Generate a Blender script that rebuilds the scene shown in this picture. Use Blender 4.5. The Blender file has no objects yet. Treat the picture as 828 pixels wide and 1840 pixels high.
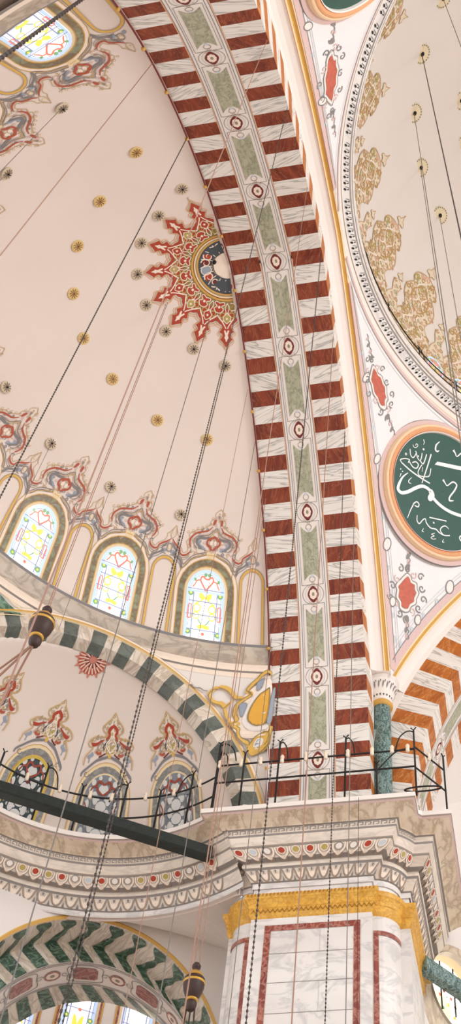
import bpy, math, random
import numpy as np
from mathutils import Vector, Matrix
from mathutils.geometry import tessellate_polygon
random.seed(7)
PI = math.pi
C = bpy.context.scene.collection
# ------------------------------------------------------------------ layout (in modules of 1.45 m, camera eye at the origin)
S = 1.45; EYE = 1.6
XA, XB = -4.8947, -2.4946            # the two edges of the great arch (half dome side / main dome side)
YA, ZC, E = 9.5661, 14.5485, 3.0709  # axis of the arch, springing height, offset of its two centres
XD = 7.2745                          # axis of the main dome
XH, ST = -3.5895, 0.29933            # axis of the half dome, angle between its windows
RI, RX = 12.0, 13.0                  # intrados / extrados
def W(p):
    p = np.asarray(p, float); return p*S + np.array([0, 0, EYE])
def lin(c):
    c = c/255.0
    return c/12.92 if c <= .04045 else ((c+.055)/1.055)**2.4
def rgb(r, g, b): return (lin(r), lin(g), lin(b), 1.0)

# ------------------------------------------------------------------ materials (all procedural)
MATS = {}
def base_mat(name):
    m = bpy.data.materials.new(name); m.use_nodes = True
    nt = m.node_tree; b = nt.nodes['Principled BSDF']
    return m, nt, b
def plain(name, col, rough=.6, metal=0.0, var=.06, scale=6.0):
    if name in MATS: return MATS[name]
    m, nt, b = base_mat(name)
    c = rgb(*col)
    b.inputs['Roughness'].default_value = rough; b.inputs['Metallic'].default_value = metal
    tc = nt.nodes.new('ShaderNodeTexCoord'); n = nt.nodes.new('ShaderNodeTexNoise')
    n.inputs['Scale'].default_value = scale; n.inputs['Detail'].default_value = 4
    mx = nt.nodes.new('ShaderNodeMix'); mx.data_type = 'RGBA'
    mx.inputs['A'].default_value = tuple(x*(1-var) for x in c[:3])+(1,)
    mx.inputs['B'].default_value = tuple(min(1, x*(1+var)) for x in c[:3])+(1,)
    nt.links.new(tc.outputs['Object'], n.inputs['Vector'])
    nt.links.new(n.outputs['Fac'], mx.inputs['Factor'])
    nt.links.new(mx.outputs['Result'], b.inputs['Base Color'])
    MATS[name] = m; return m
def veined(name, base, vein, scale=2.0, stretch=(1, 1, 1), sharp=14.0, amount=.8, rot=(0, 0, 0), uv=False, rough=.4, second=None, distort=.6, detail=5.0):
    """stone: a base colour crossed by thin irregular veins"""
    if name in MATS: return MATS[name]
    m, nt, b = base_mat(name); L = nt.links.new
    b.inputs['Roughness'].default_value = rough
    tc = nt.nodes.new('ShaderNodeTexCoord'); mp = nt.nodes.new('ShaderNodeMapping')
    mp.inputs['Scale'].default_value = stretch; mp.inputs['Rotation'].default_value = rot
    L(tc.outputs['UV' if uv else 'Object'], mp.inputs['Vector'])
    n = nt.nodes.new('ShaderNodeTexNoise'); n.inputs['Scale'].default_value = scale
    n.inputs['Detail'].default_value = detail; n.inputs['Distortion'].default_value = distort; n.inputs['Roughness'].default_value = .55
    L(mp.outputs['Vector'], n.inputs['Vector'])
    def math_(op, a, v):
        k = nt.nodes.new('ShaderNodeMath'); k.operation = op; L(a, k.inputs[0]); k.inputs[1].default_value = v; return k.outputs[0]
    d = math_('ABSOLUTE', math_('SUBTRACT', n.outputs['Fac'], .5), 0)
    k = nt.nodes.new('ShaderNodeMath'); k.operation = 'MULTIPLY'; k.use_clamp = True
    L(d, k.inputs[0]); k.inputs[1].default_value = sharp
    inv = nt.nodes.new('ShaderNodeMath'); inv.operation = 'SUBTRACT'; inv.inputs[0].default_value = 1.0; L(k.outputs[0], inv.inputs[1])
    amt = math_('MULTIPLY', inv.outputs[0], amount)
    n2 = nt.nodes.new('ShaderNodeTexNoise'); n2.inputs['Scale'].default_value = scale*.7; n2.inputs['Detail'].default_value = 3
    L(mp.outputs['Vector'], n2.inputs['Vector'])
    bm = nt.nodes.new('ShaderNodeMix'); bm.data_type = 'RGBA'
    c = rgb(*base); s2 = rgb(*(second or tuple(int(x*.9) for x in base)))
    bm.inputs['A'].default_value = c; bm.inputs['B'].default_value = s2
    rp = nt.nodes.new('ShaderNodeMapRange'); rp.inputs['From Min'].default_value = .35; rp.inputs['From Max'].default_value = .7
    L(n2.outputs['Fac'], rp.inputs['Value']); L(rp.outputs['Result'], bm.inputs['Factor'])
    vm = nt.nodes.new('ShaderNodeMix'); vm.data_type = 'RGBA'
    L(amt, vm.inputs['Factor']); L(bm.outputs['Result'], vm.inputs['A']); vm.inputs['B'].default_value = rgb(*vein)
    L(vm.outputs['Result'], b.inputs['Base Color'])
    MATS[name] = m; return m
def glow(name, col, strength):
    """daylight coming through coloured glass"""
    if name in MATS: return MATS[name]
    m, nt, b = base_mat(name)
    b.inputs['Base Color'].default_value = rgb(*col); b.inputs['Roughness'].default_value = .2
    b.inputs['Emission Color'].default_value = rgb(*col); b.inputs['Emission Strength'].default_value = strength
    MATS[name] = m; return m

PLASTER = plain('cream_plaster', (229, 214, 203), .75, var=.035, scale=.6)
DOMEPL = plain('dome_plaster', (226, 217, 209), .75, var=.025, scale=.5)
WALLPL = plain('wall_plaster', (228, 219, 212), .75, var=.03, scale=.5)
PENDPL = plain('pendentive_plaster', (229, 226, 225), .7, var=.03, scale=1.2)
REDM = veined('red_marble', (138, 57, 27), (174, 104, 68), 2.2, (3.6, .8, 1), 34, .5, uv=True, second=(98, 32, 14), rough=.65)
WHTM = veined('white_voussoir_marble', (234, 228, 220), (150, 146, 142), 1.3, (.5, 5.5, 1), 26, .8, uv=True, second=(226, 218, 209), distort=.25, detail=3.0)
ORGM = veined('orange_marble', (188, 106, 32), (222, 164, 100), 2.0, (3.2, .8, 1), 30, .5, uv=True, rough=.6, second=(156, 80, 20))
GRNM = veined('dark_green_marble', (66, 96, 74), (156, 178, 158), 3.2, (1, 1, 1), 22, .55, uv=True, second=(34, 58, 44))
GRYM = veined('grey_green_marble', (110, 117, 110), (64, 70, 67), 2.6, (1, 1, 1), 16, .5, uv=True, second=(86, 92, 86))
BEIM = veined('beige_marble', (228, 218, 204), (160, 140, 118), 1.5, (.6, 3.0, 1), 15, .6, uv=True, second=(208, 192, 174))
OLIVE = veined('olive_panel', (182, 180, 156), (122, 124, 104), 3.4, (1.6, .7, 1.2), 18, .75, uv=False, rot=(.5, .4, .6), second=(160, 160, 132))
STRIPW = plain('strip_white', (234, 224, 216), .6, var=.02)
LINE = plain('grey_outline', (140, 132, 126), .7)
LINEF = plain('faint_outline', (196, 190, 186), .7)
LBLUE = plain('pale_grey_blue', (196, 202, 206), .7)
MARB = veined('wall_marble', (230, 224, 218), (168, 165, 166), .55, (1, 1, 2.2), 18, .45, second=(218, 210, 203), distort=1.0, rot=(.3, .2, .5))
TANM = veined('cornice_marble', (231, 214, 190), (158, 132, 106), 1.0, (2.2, 1.2, .5), 13, .6, rot=(.5, .9, .4), second=(216, 194, 166), distort=.4)
PALEM = veined('pale_cornice', (228, 214, 198), (178, 162, 148), .9, (1, 1, 3), 14, .4, rot=(.1, .5, 0), second=(218, 202, 186))
BANDM = veined('half_dome_band_marble', (206, 192, 174), (140, 126, 112), 1.0, (1, 1, 2), 12, .6, rot=(.6, .2, .4), second=(184, 168, 150))
GREY = plain('painted_grey', (128, 124, 124), .7)
BLUEG = plain('painted_blue_grey', (150, 158, 172), .7)
SHADE = plain('painted_taupe', (150, 134, 120), .7)
GOLD = veined('gilded_frieze', (226, 174, 74), (170, 116, 34), 6, (1, 1, 1), 12, .55, rough=.42, second=(212, 156, 54))
GOLDL = plain('gold_line', (206, 158, 74), .5)
YELL = plain('ochre_paint', (220, 176, 86), .6)
PALEY = plain('pale_yellow_line', (234, 210, 168), .6)
PEACH = plain('peach_line', (226, 170, 128), .6)
REDP = plain('red_paint', (172, 62, 38), .65, var=.15, scale=9)
REDD = plain('maroon_paint', (112, 34, 30), .65, var=.2, scale=9)
BRICK = plain('brick_red_line', (176, 84, 58), .65)
PINK = plain('pink_band', (214, 184, 178), .65, var=.12, scale=14)
TANP = plain('tan_outline', (196, 164, 124), .7)
CREAM = plain('cream_paint', (240, 222, 204), .7)
OLV = plain('olive_scroll', (178, 158, 88), .7, var=.12, scale=8)
OLVD = plain('olive_ground', (146, 122, 74), .7, var=.15, scale=8)
SLATE = plain('slate_ground', (70, 76, 82), .7)
DARK = plain('dark_hole', (26, 20, 18), .8)
IRON = plain('black_iron', (28, 26, 25), .5, .3)
CHAIN = plain('dark_chain', (66, 54, 48), .6, .2)
CHGREY = plain('grey_wire', (120, 112, 106), .6, .2)
COPPER = plain('copper_chain', (158, 118, 98), .6, .1)
WOODD = plain('dark_turned_wood', (52, 25, 14), .5)
BRASS = plain('brass_ring', (198, 152, 66), .35, .5)
BEAMG = veined('dark_green_beam_paint', (13, 25, 21), (28, 46, 38), 4, (1, 1, 1), 10, .4, second=(9, 18, 15))
COLG = veined('green_column_marble', (74, 104, 100), (166, 190, 184), 4.5, (1.2, 1.2, .8), 14, .7, second=(44, 72, 70), distort=1.6)
BOARD = plain('green_board', (44, 82, 72), .55, var=.12, scale=2.0)
LETTER = plain('white_lettering', (238, 236, 232), .6)
ORING = plain('orange_ring', (222, 160, 112), .55)
ORINGP = plain('pale_orange_ring', (238, 206, 168), .55)
CART = plain('red_cartouche_stone', (190, 96, 76), .6, var=.4, scale=7)
REDST = veined('red_inlay', (150, 74, 58), (196, 146, 128), 4, (1, 1, 1), 14, .6, second=(118, 48, 38))
GTRI = veined('green_panel_marble', (70, 108, 82), (140, 168, 142), 5, (1, 1, 1), 12, .6, second=(50, 84, 62))
SURR = veined('window_surround_marble', (154, 156, 128), (116, 76, 50), 2.6, (1, 1, 1), 7, .75, second=(124, 132, 104))
SURG = veined('grey_surround_marble', (158, 156, 150), (96, 94, 92), 4, (1, 1, 1), 9, .6, second=(134, 132, 126))
LAMPW = plain('candle_bulb', (238, 220, 196), .4)
GLASSW = glow('daylight_glass', (255, 253, 248), 1.1)
GLB = glow('pale_blue_glass', (168, 190, 228), .7)
GLR = glow('rose_glass', (226, 116, 96), .6)
GLY = glow('yellow_glass', (232, 206, 84), .7)
GLG = glow('green_glass', (116, 160, 112), .5)
GLN = glow('navy_glass', (50, 70, 130), .4)
LEAD = glow('lead_lattice', (140, 150, 180), .4)
XLAT = plain('slate_lattice', (128, 132, 138), .6)
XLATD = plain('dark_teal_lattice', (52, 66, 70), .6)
XRED = plain('lattice_red', (150, 66, 44), .6)
XGLASS = glow('milky_glass', (198, 195, 190), .12)

# ------------------------------------------------------------------ mesh collecting
class MB:
    def __init__(s): s.v = []; s.f = []; s.m = []; s.uv = {}; s.mats = []; s.n = 0
    def mi(s, m):
        if m not in s.mats: s.mats.append(m)
        return s.mats.index(m)
    def add(s, pts, faces, mat, uvs=None):
        k = s.n; i = s.mi(mat); s.v.append(np.asarray(pts, float)); s.n += len(pts)
        for j, f in enumerate(faces):
            if uvs is not None: s.uv[len(s.f)] = [uvs[a] for a in f]
            s.f.append([a+k for a in f]); s.m.append(i)
    def grid(s, P, mat, closeu=False, closev=False, uvs=None, matfn=None):
        nu, nv = P.shape[:2]; F = []
        for i in range(nu if closeu else nu-1):
            for j in range(nv if closev else nv-1):
                i2, j2 = (i+1) % nu, (j+1) % nv
                F.append((i*nv+j, i2*nv+j, i2*nv+j2, i*nv+j2))
        s.add(P.reshape(-1, 3), F, mat, None if uvs is None else uvs.reshape(-1, 2))
    def tube(s, path, r, mat, n=6, caps=True):
        path = np.asarray(path, float); m = len(path)
        r = np.broadcast_to(np.asarray(r, float), (m,))
        T = np.gradient(path, axis=0); T /= np.linalg.norm(T, axis=1)[:, None]+1e-12
        up = np.array([0, 0, 1.]) if abs(T[0, 2]) < .9 else np.array([1., 0, 0])
        R = np.zeros((m, n, 3))
        for i in range(m):
            a = np.cross(up, T[i]); a /= np.linalg.norm(a)+1e-12; b = np.cross(T[i], a); up = b
            up = b if abs(np.dot(b, T[min(i+1, m-1)])) < .98 else up
            t = np.arange(n)*2*PI/n
            R[i] = path[i]+r[i]*(np.outer(np.cos(t), a)+np.outer(np.sin(t), b))
        s.grid(R, mat, closev=True)
        if caps:
            k = s.n-m*n; i = s.mi(mat)
            s.f.append([k+j for j in range(n)][::-1]); s.m.append(i)
            s.f.append([k+(m-1)*n+j for j in range(n)]); s.m.append(i)
    def box(s, c, ax, mat):
        c = np.asarray(c, float); ax = [np.asarray(a, float) for a in ax]; P = []
        for i in (-1, 1):
            for j in (-1, 1):
                for k in (-1, 1): P.append(c+i*ax[0]+j*ax[1]+k*ax[2])
        s.add(P, [(0, 1, 3, 2), (4, 6, 7, 5), (0, 4, 5, 1), (2, 3, 7, 6), (0, 2, 6, 4), (1, 5, 7, 3)], mat)
    def lathe(s, prof, mat, centre, n=24, mats=None):
        prof = np.asarray(prof, float); t = np.arange(n)*2*PI/n; c = np.asarray(centre, float)
        P = np.stack([np.stack([c[0]+r*np.cos(t), c[1]+r*np.sin(t), np.full(n, c[2]+z)], 1) for r, z in prof])
        s.grid(P, mat, closev=True)
def empty(name, loc, **tags):
    o = bpy.data.objects.new(name, None); o.location = Vector(W(loc)); o.empty_display_size = .3; C.objects.link(o)
    tag(o, **tags); return o
def tag(o, label=None, cat=None, group=None, kind=None):
    if label: o['label'] = label
    if cat: o['category'] = cat
    if group: o['group'] = group
    if kind: o['kind'] = kind
    return o
LOC = {}
def wloc(o):
    p = Vector(o.location); q = o.parent
    while q: p = p+q.location; q = q.parent
    return p
def build(mb, name, parent=None, smooth=True, origin=None, **tags):
    V = W(np.concatenate(mb.v)) if mb.v else np.zeros((0, 3))
    if parent is not None: base = np.array(wloc(parent)); org = base; oloc = None
    else:
        mn, mx = V.min(0), V.max(0); org = np.array([(mn[0]+mx[0])/2, (mn[1]+mx[1])/2, mn[2]]); oloc = org
        if origin is not None: org = oloc = W(origin)
    me = bpy.data.meshes.new(name); me.from_pydata((V-org).tolist(), [], mb.f)
    for m in mb.mats: me.materials.append(m)
    me.polygons.foreach_set('material_index', mb.m)
    if smooth: me.polygons.foreach_set('use_smooth', [True]*len(mb.f))
    if mb.uv:
        uvl = me.uv_layers.new(name='UVMap')
        for p in me.polygons:
            u = mb.uv.get(p.index)
            if u is not None:
                for li, c in zip(p.loop_indices, u): uvl.data[li].uv = (float(c[0]), float(c[1]))
    me.update()
    o = bpy.data.objects.new(name, me); C.objects.link(o)
    if parent is not None: o.parent = parent
    else: o.location = Vector(oloc)
    tag(o, **tags); return o

# ------------------------------------------------------------------ curves and painted motifs
def spline(P, n=6, closed=False):
    P = np.asarray(P, float); m = len(P)
    if m < 3 and not closed: return P
    out = []
    rng = range(m if closed else m-1)
    for i in rng:
        if closed: a, b, c, d = P[(i-1) % m], P[i], P[(i+1) % m], P[(i+2) % m]
        else: a, b, c, d = P[max(i-1, 0)], P[i], P[i+1], P[min(i+2, m-1)]
        for t in np.arange(n)/n:
            out.append(.5*((2*b)+(-a+c)*t+(2*a-5*b+4*c-d)*t*t+(-a+3*b-3*c+d)*t**3))
    if not closed: out.append(P[-1])
    return np.array(out)
class Paint:
    """draws strokes and fills in the (u, v) coordinates of a surface, a few millimetres proud of it"""
    def __init__(s, surf, toward, mb=None):
        s.surf = surf; s.toward = np.asarray(toward, float); s.mb = mb or MB()
    def pt(s, uv, h):
        uv = np.asarray(uv, float); d = 1e-3
        P = s.surf(uv[:, 0], uv[:, 1])
        A = s.surf(uv[:, 0]+d, uv[:, 1])-P; B = s.surf(uv[:, 0], uv[:, 1]+d)-P
        N = np.cross(A, B); N /= np.linalg.norm(N, axis=1)[:, None]+1e-12
        sg = np.sign(((s.toward-P)*N).sum(1)); return P+N*(sg*h)[:, None]
    def stroke(s, P, w, mat, h=.012, closed=False, n=6, smooth=True):
        Q = spline(P, n, closed) if smooth else np.asarray(P, float)
        w = np.asarray(w, float)
        if w.ndim == 0: ww = np.full(len(Q), float(w))
        else: ww = np.interp(np.linspace(0, 1, len(Q)), np.linspace(0, 1, len(w)), w)
        D = (np.roll(Q, -1, 0)-Q) if closed else np.diff(Q, axis=0)
        D = D/(np.linalg.norm(D, axis=1)[:, None]+1e-12)
        if closed: D0, D1 = np.roll(D, 1, 0), D
        else: D0, D1 = np.vstack([D[:1], D]), np.vstack([D, D[-1:]])
        T = D0+D1; T = T/(np.linalg.norm(T, axis=1)[:, None]+1e-12)
        mitre = 1/np.clip((T*D1).sum(1), .45, 1)
        N = np.stack([-T[:, 1], T[:, 0]], 1)*(ww/2*mitre)[:, None]
        A = s.pt(Q+N, h); B = s.pt(Q-N, h)
        s.mb.grid(np.stack([A, B], 1), mat, closeu=closed)
    def fill(s, P, mat, h=.008, smooth=True, n=5, L=.28):
        Q = spline(P, n, True) if smooth else np.asarray(P, float)
        pts = [tuple(p) for p in Q]; todo = [tuple(t) for t in tessellate_polygon([[Vector((x, y, 0)) for x, y in Q]])]; tris = []
        while todo:      # keep the facets small so that the paint follows the curved wall
            t = todo.pop(); e = [math.dist(pts[t[i]], pts[t[(i+1) % 3]]) for i in range(3)]; i = e.index(max(e))
            if e[i] <= L: tris.append(t); continue
            a, b, c = t[i], t[(i+1) % 3], t[(i+2) % 3]
            pts.append(((pts[a][0]+pts[b][0])/2, (pts[a][1]+pts[b][1])/2)); m = len(pts)-1
            todo += [(a, m, c), (m, b, c)]
        s.mb.add(s.pt(np.array(pts), h), tris, mat)
    def disc(s, c, r, mat, h=.014, n=14, ry=None, r0=0):
        t = np.arange(n)*2*PI/n; ry = ry or r
        Q = np.stack([c[0]+r*np.cos(t), c[1]+ry*np.sin(t)], 1)
        s.mb.add(s.pt(Q, h), [tuple(range(n))], mat)
    def ring(s, c, r, w, mat, h=.014, n=24, ry=None):
        t = np.arange(n)*2*PI/n; ry = ry or r
        s.stroke(np.stack([c[0]+r*np.cos(t), c[1]+ry*np.sin(t)], 1), w, mat, h, True, smooth=False)
    def spiral(s, c, r, turns, a0, w, mat, h=.014, flip=1):
        t = np.linspace(0, 1, 14); a = a0+flip*turns*2*PI*t; rr = r*(1-.8*t)
        s.stroke(np.stack([c[0]+rr*np.cos(a), c[1]+rr*np.sin(a)], 1), w*(1-.4*t), mat, h, smooth=False)
def inside(p, Q):
    x, y = p; r = False; n = len(Q)
    for i in range(n):
        x1, y1 = Q[i]; x2, y2 = Q[i-1]
        if (y1 > y) != (y2 > y) and x < (x2-x1)*(y-y1)/(y2-y1+1e-12)+x1: r = not r
    return r
def pchip(xs, ys):
    xs = np.array(xs, float); ys = np.array(ys, float); h = np.diff(xs); d = np.diff(ys)/h
    m = np.zeros(len(xs)); m[0] = d[0]; m[-1] = d[-1]
    for i in range(1, len(xs)-1): m[i] = 0 if d[i-1]*d[i] <= 0 else 2*d[i-1]*d[i]/(d[i-1]+d[i])
    def f(x):
        x = np.clip(np.asarray(x, float), xs[0], xs[-1]); i = np.clip(np.searchsorted(xs, x)-1, 0, len(xs)-2); t = (x-xs[i])/h[i]
        return ys[i]*(1+2*t)*(1-t)**2+h[i]*m[i]*t*(1-t)**2+ys[i+1]*t*t*(3-2*t)+h[i]*m[i+1]*t*t*(t-1)
    return f
mir = lambda L: [(-u, v) for u, v in L]

# ------------------------------------------------------------------ surfaces
def arch_pt(s, r=RI):
    """point (offset from axis, height) of the pointed arch, s = length along the 12-module intrados from the springing"""
    tA = math.acos(E/RI); s = np.asarray(s, float); a = s/RI
    tAr = math.acos(E/r)
    up = a <= tA
    b = np.where(up, a, 2*tA-a)
    b = np.where(b < 0, b, b*(tAr/tA))
    y = np.where(b < 0, r-E, -E+r*np.cos(np.maximum(b, 0))); z = np.where(b < 0, b*RI, r*np.sin(np.maximum(b, 0)))
    return np.where(up, y, -y), ZC+z
STOT = 2*RI*math.acos(E/RI)
def soffit(x, s, r=RI):
    y, z = arch_pt(s, r); x = np.asarray(x, float)+0*y; return np.stack([x, YA+y, z], -1)
SH2 = .22
def soffit2(x, s, r=RI):           # the second great arch: the same arch turned through 90 degrees about the dome axis
    y, z = arch_pt(s, r); x = np.asarray(x, float)+0*y
    return np.stack([XD-SH2-y, YA+(XD-x), z], -1)
A2 = pchip([17, 18.5, 20, 21.2, 22, 22.93, 24, 25, 25.8, 26.3], [76, 74, 69.4, 64.5, 57.5, 44.2, 30.2, 17.1, 6.5, 0.])
hw = lambda z: np.sqrt(np.maximum(RI**2-np.maximum(0, np.asarray(z, float)-ZC)**2, 0))-E
B2 = pchip([14, 17, 19.8, 21.5, 22.93, 24, 25, 25.8, 26.3], [(hw(z)+.3)**2 for z in (14, 17, 19.8, 21.5, 22.93, 24, 25, 25.8)]+[0.])
hdA = lambda z: np.sqrt(np.maximum(A2(z), 0)); hdB = lambda z: np.sqrt(np.maximum(B2(z), 0))
def halfdome(t, z):
    t = np.asarray(t, float); z = np.asarray(z, float)
    return np.stack([XH+hdA(z)*np.cos(t), YA+hdB(z)*np.sin(t), z+0*t], -1)
def hd_local(k):
    """paint coordinates beside window k: u along the wall (towards the arch on the far side), v = height"""
    sg = 1 if k >= 0 else -1
    return lambda u, v: halfdome(PI-k*ST-u/8*1.0, v)
def hd_plan(x, y):
    """point of the half dome above plan position (x, y)"""
    x = np.asarray(x, float); y = np.asarray(y, float)
    lo = np.full(x.shape, 19.0); hi = np.full(x.shape, 26.3)
    for _ in range(36):
        m = (lo+hi)/2; ins = ((x-XH)/np.maximum(hdA(m), 1e-4))**2+((y-YA)/np.maximum(hdB(m), 1e-4))**2 < 1
        lo = np.where(ins, m, lo); hi = np.where(ins, hi, m)
    return np.stack([x, y, lo], -1)
D2 = XD-XB-.5; RE2 = 13.35
hwE2 = lambda z: np.sqrt(np.maximum(RE2**2-(np.asarray(z, float)-ZC)**2, 0))-E
ZP = ZC+math.sqrt(RE2**2-E*E)
def rho(z): return np.hypot(D2, np.maximum(hwE2(z), 0))
def pend(phi, z):
    r = rho(z); return np.stack([XD+r*np.cos(phi), YA+r*np.sin(phi), z+0*phi], -1)
ZD, RD, HD = 29.2, 9.15, 9.6
def dome(phi, el):
    return np.stack([XD+RD*np.cos(el)*np.cos(phi), YA+RD*np.cos(el)*np.sin(phi), ZD+HD*np.sin(el)], -1)
PSI = math.radians(217); U = np.array([math.cos(PSI), math.sin(PSI), 0]); N_ = np.array([-U[1], U[0], 0]); P0 = np.array([-5.0, 18.5, 0])
CE = P0+4.6*U+1.5*N_; RE = 4.72; ZE = 14.35
def exs(a, z):
    r = np.sqrt(np.maximum(RE**2-(np.asarray(z, float)-ZE)**2, 0))
    r = np.where(np.asarray(z) < ZE, RE, r)
    return np.stack([CE[0]+r*np.cos(a), CE[1]+r*np.sin(a), z+0*a], -1)
def pl(s, n, z):
    s = np.asarray(s, float); n = np.asarray(n, float)+0*s; z = np.asarray(z, float)+0*s
    return P0+s[..., None]*U+n[..., None]*N_+z[..., None]*np.array([0, 0, 1.])
EYEPT = np.array([0., 0., 0.])
WORLD, FILLP, EXPO = 1.5, 2600, 0.12
CREST={"R1": [[0.133, 22.577], [0.239, 22.489], [0.375, 22.451], [0.527, 22.413], [0.626, 22.345], [0.683, 22.261], [0.673, 22.173], [0.621, 22.094]], "R2": [[0.602, 21.991], [0.68, 21.917], [0.786, 21.885], [0.867, 21.915], [0.899, 21.99], [0.996, 22.051], [1.097, 22.105], [1.171, 22.169]], "T1": [[0.0, 22.939], [0.14, 22.844], [0.128, 22.759], [0.234, 22.683], [0.227, 22.622], [0.318, 22.545], [0.478, 22.483], [0.592, 22.454], [0.751, 22.353], [0.717, 22.276], [0.768, 22.191], [0.707, 22.099], [0.68, 21.996], [0.796, 21.943], [0.851, 22.018], [1.001, 22.114], [1.04, 22.192], [1.025, 22.254], [1.076, 22.293], [1.161, 22.408]], "RB": [[0.07, 22.729], [0.139, 22.712], [0.144, 22.627], [0.11, 22.612], [0.066, 22.668]], "G1": [[0.009, 22.566], [0.091, 22.488], [0.183, 22.41], [0.335, 22.374], [0.502, 22.337], [0.567, 22.254], [0.534, 22.151], [0.431, 22.093]], "G2": [[0.137, 22.369], [0.252, 22.329], [0.398, 22.321], [0.496, 22.261], [0.453, 22.191], [0.343, 22.124], [0.282, 22.093]], "G2b": [[0.354, 22.263], [0.443, 22.257], [0.439, 22.182], [0.309, 22.088], [0.222, 22.101], [0.272, 22.156], [0.376, 22.19]], "G3": [[0.123, 21.989], [0.287, 21.939], [0.431, 21.886], [0.543, 21.816], [0.624, 21.715], [0.718, 21.614], [0.756, 21.657], [0.818, 21.754], [0.944, 21.827], [1.037, 21.897], [1.138, 21.901]], "G3b": [[0.154, 22.038], [0.311, 21.994], [0.492, 21.93], [0.61, 21.82], [0.716, 21.694], [0.795, 21.806], [0.911, 21.878]], "S1": [[1.136, 22.081], [1.056, 22.015], [0.999, 21.942], [1.046, 21.876], [0.969, 21.836]], "Q": [[-0.011, 22.379], [0.089, 22.339], [0.181, 22.293], [0.17, 22.209], [0.079, 22.158], [0.017, 22.093]]}
XCREST={"T": [[-0.006, 18.061], [0.066, 18.013], [0.12, 17.963], [0.252, 17.892], [0.352, 17.817], [0.308, 17.756], [0.185, 17.709], [0.283, 17.66], [0.446, 17.652], [0.601, 17.611], [0.711, 17.524], [0.665, 17.465], [0.552, 17.443], [0.589, 17.384], [0.687, 17.285], [0.701, 17.183], [0.698, 17.097]], "F": [[-0.01, 18.053], [0.082, 17.989], [0.054, 17.935], [-0.034, 17.897]], "RP": [[-0.009, 17.866], [0.094, 17.821], [0.143, 17.768], [0.091, 17.719], [0.147, 17.657], [0.193, 17.614]], "RB": [[0.249, 17.627], [0.375, 17.585], [0.474, 17.546], [0.616, 17.525], [0.559, 17.469], [0.436, 17.5], [0.368, 17.548], [0.269, 17.592]], "DK": [[0.065, 17.647], [0.16, 17.574], [0.227, 17.501], [0.195, 17.439]], "RS": [[0.257, 17.378], [0.354, 17.359], [0.425, 17.395]], "BB": [[0.535, 17.372], [0.577, 17.332], [0.659, 17.276], [0.623, 17.247], [0.542, 17.268], [0.477, 17.32]], "BS": [[0.578, 17.262], [0.571, 17.163]], "CM": [[0.133, 17.381], [0.226, 17.335], [0.316, 17.302]], "GA": [[0.005, 17.335], [0.098, 17.31], [0.258, 17.269], [0.388, 17.208], [0.548, 17.081], [0.681, 16.953], [0.685, 16.877]], "W1": [[0.006, 17.703], [0.088, 17.62], [0.157, 17.548], [0.093, 17.465], [-0.002, 17.396]], "GF": [[0.26, 17.536], [0.32, 17.58], [0.401, 17.465], [0.338, 17.408]]}
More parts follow.
